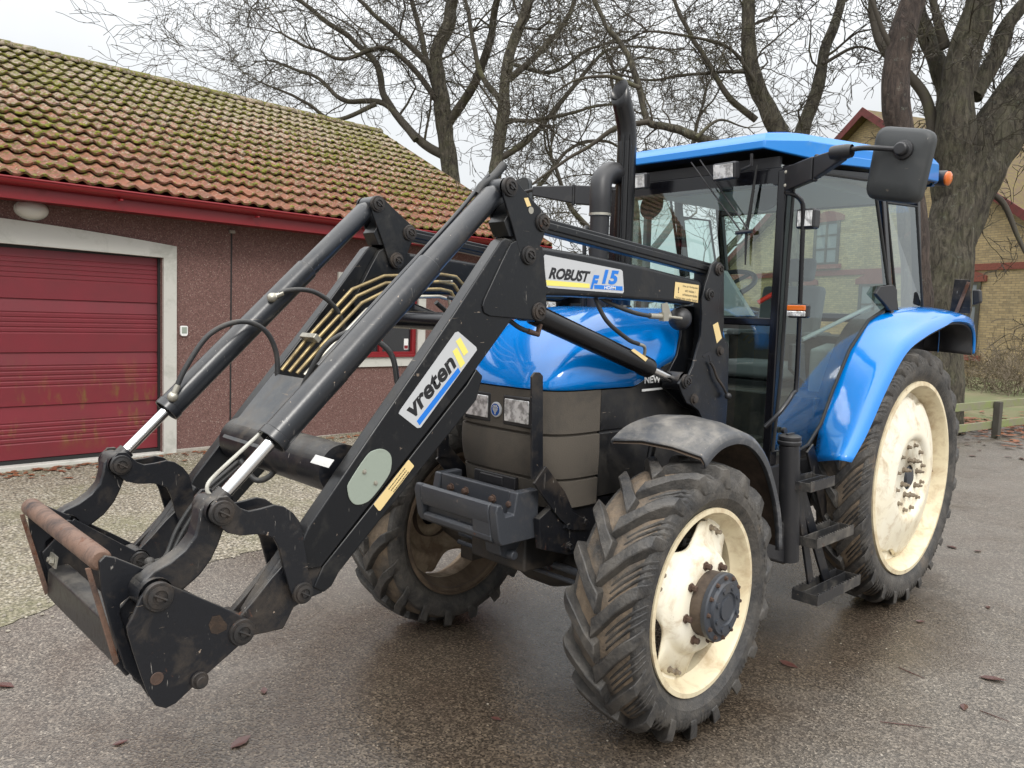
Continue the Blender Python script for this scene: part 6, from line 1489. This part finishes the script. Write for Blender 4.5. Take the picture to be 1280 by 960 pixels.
def step(z, x0, x1, y0, y1, hh):
    mb = MB(); t = .006
    mb.box(x1, x0, y1-t, y1, z-hh, z+.004); mb.box(x1, x0, y0, y0+t, z-hh, z+.004); mb.box(x0-t, x0, y0+t, y1-t, z-hh, z); mb.box(x1, x1+t, y0+t, y1-t, z-hh, z)
    mb.box(x1+t, x0-t, y0+.055, y0+.061, z-hh, z); 
    n = 16
    for k in range(n):
        xx = x1+(x0-x1)*(k+.5)/n
        for yy in (y1-t/2, y0+t/2): mb.obox((xx, yy, z+.006), (1, 0, 0), (0, 1, 0), (0, 0, 1), .006, .003, .004)
    mb.box(x1+t, x0-t, y0+t, y1-t, z-hh, z-hh+.004)
    return mb.build('step', M['step'], T, .0015)
M['step'] = surf('worn_steel_tread', (.045, .045, .047), .35, metal=.5, dirt=(.22, .20, .17), damt=.5, scratch=1.5, rust=.22, bmp=.3)
step(.375, -1.075, -1.60, .80, .945, .055); step(.675, -1.06, -1.50, .79, .93, .05); step(.985, -.95, -1.22, .80, .93, .045)
mb = MB(); 
for yy in (.80,):
    beam(mb, P(1013, 706+22, 'y', .85), P(994, 590, 'y', .80), (0, 1, 0), .014, .060); beam(mb, P(1036, 735, 'y', .83), P(990, 575, 'y', .785), (0, 1, 0), .014, .075); beam(mb, P(1040, 680, 'y', .70), P(1012, 560, 'y', .70), (0, 1, 0), .012, .08)
mb.build('step_stringer', M['loader_dull'], T, .003)
# ------------------------------------------------------------------ light
w = bpy.data.worlds.new('World'); sc.world = w; w.use_nodes = True; nt = w.node_tree
bg = nt.nodes['Background']; sky = N(nt, 'ShaderNodeTexSky', sky_type='NISHITA'); sky.sun_disc = False
SUN_EL, SUN_AZ = 42, 60
sky.sun_elevation = R(SUN_EL); sky.sun_rotation = R(90-SUN_AZ); sky.air_density = 1.0; sky.dust_density = 4; sky.ozone_density = 1
# overcast: the blue is veiled by bright grey cloud, brighter towards the zenith
hs = N(nt, 'ShaderNodeHueSaturation'); hs.inputs['Saturation'].default_value = .25; nt.links.new(sky.outputs[0], hs.inputs['Color'])
tc = N(nt, 'ShaderNodeTexCoord'); sx = N(nt, 'ShaderNodeSeparateXYZ'); nt.links.new(tc.outputs['Generated'], sx.inputs[0])
cl = ramp(nt, sx.outputs[2], [(0, (5.7, 5.9, 6.1)), (.22, (6.5, 6.7, 6.85)), (.45, (10, 10.2, 10.4)), (1, (27, 27.2, 27.5))])
cn = noise_(nt, tc.outputs['Generated'], 1.6, 6, .55, .2)
cl = mix(nt, 1.0, cl, ramp(nt, cn, [(.3, .88), (.7, 1.1)]), 'MULTIPLY')
nt.links.new(mix(nt, .85, hs.outputs[0], cl), bg.inputs[0]); bg.inputs[1].default_value = .1
sl = bpy.data.lights.new('sun', 'SUN'); sl.energy = 1.0; sl.angle = R(16); sl.color = (1, .96, .9)
so = bpy.data.objects.new('sun', sl); C.objects.link(so); so.location = (6, 6, 12)
dv = Vector((math.cos(R(SUN_AZ))*math.cos(R(SUN_EL)), math.sin(R(SUN_AZ))*math.cos(R(SUN_EL)), math.sin(R(SUN_EL))))
so.rotation_euler = dv.to_track_quat('Z', 'Y').to_euler()
sc.view_settings.view_transform = 'Standard'; sc.view_settings.look = 'None'; sc.view_settings.gamma = 1; sc.view_settings.exposure = .62
sc.render.engine = 'CYCLES'
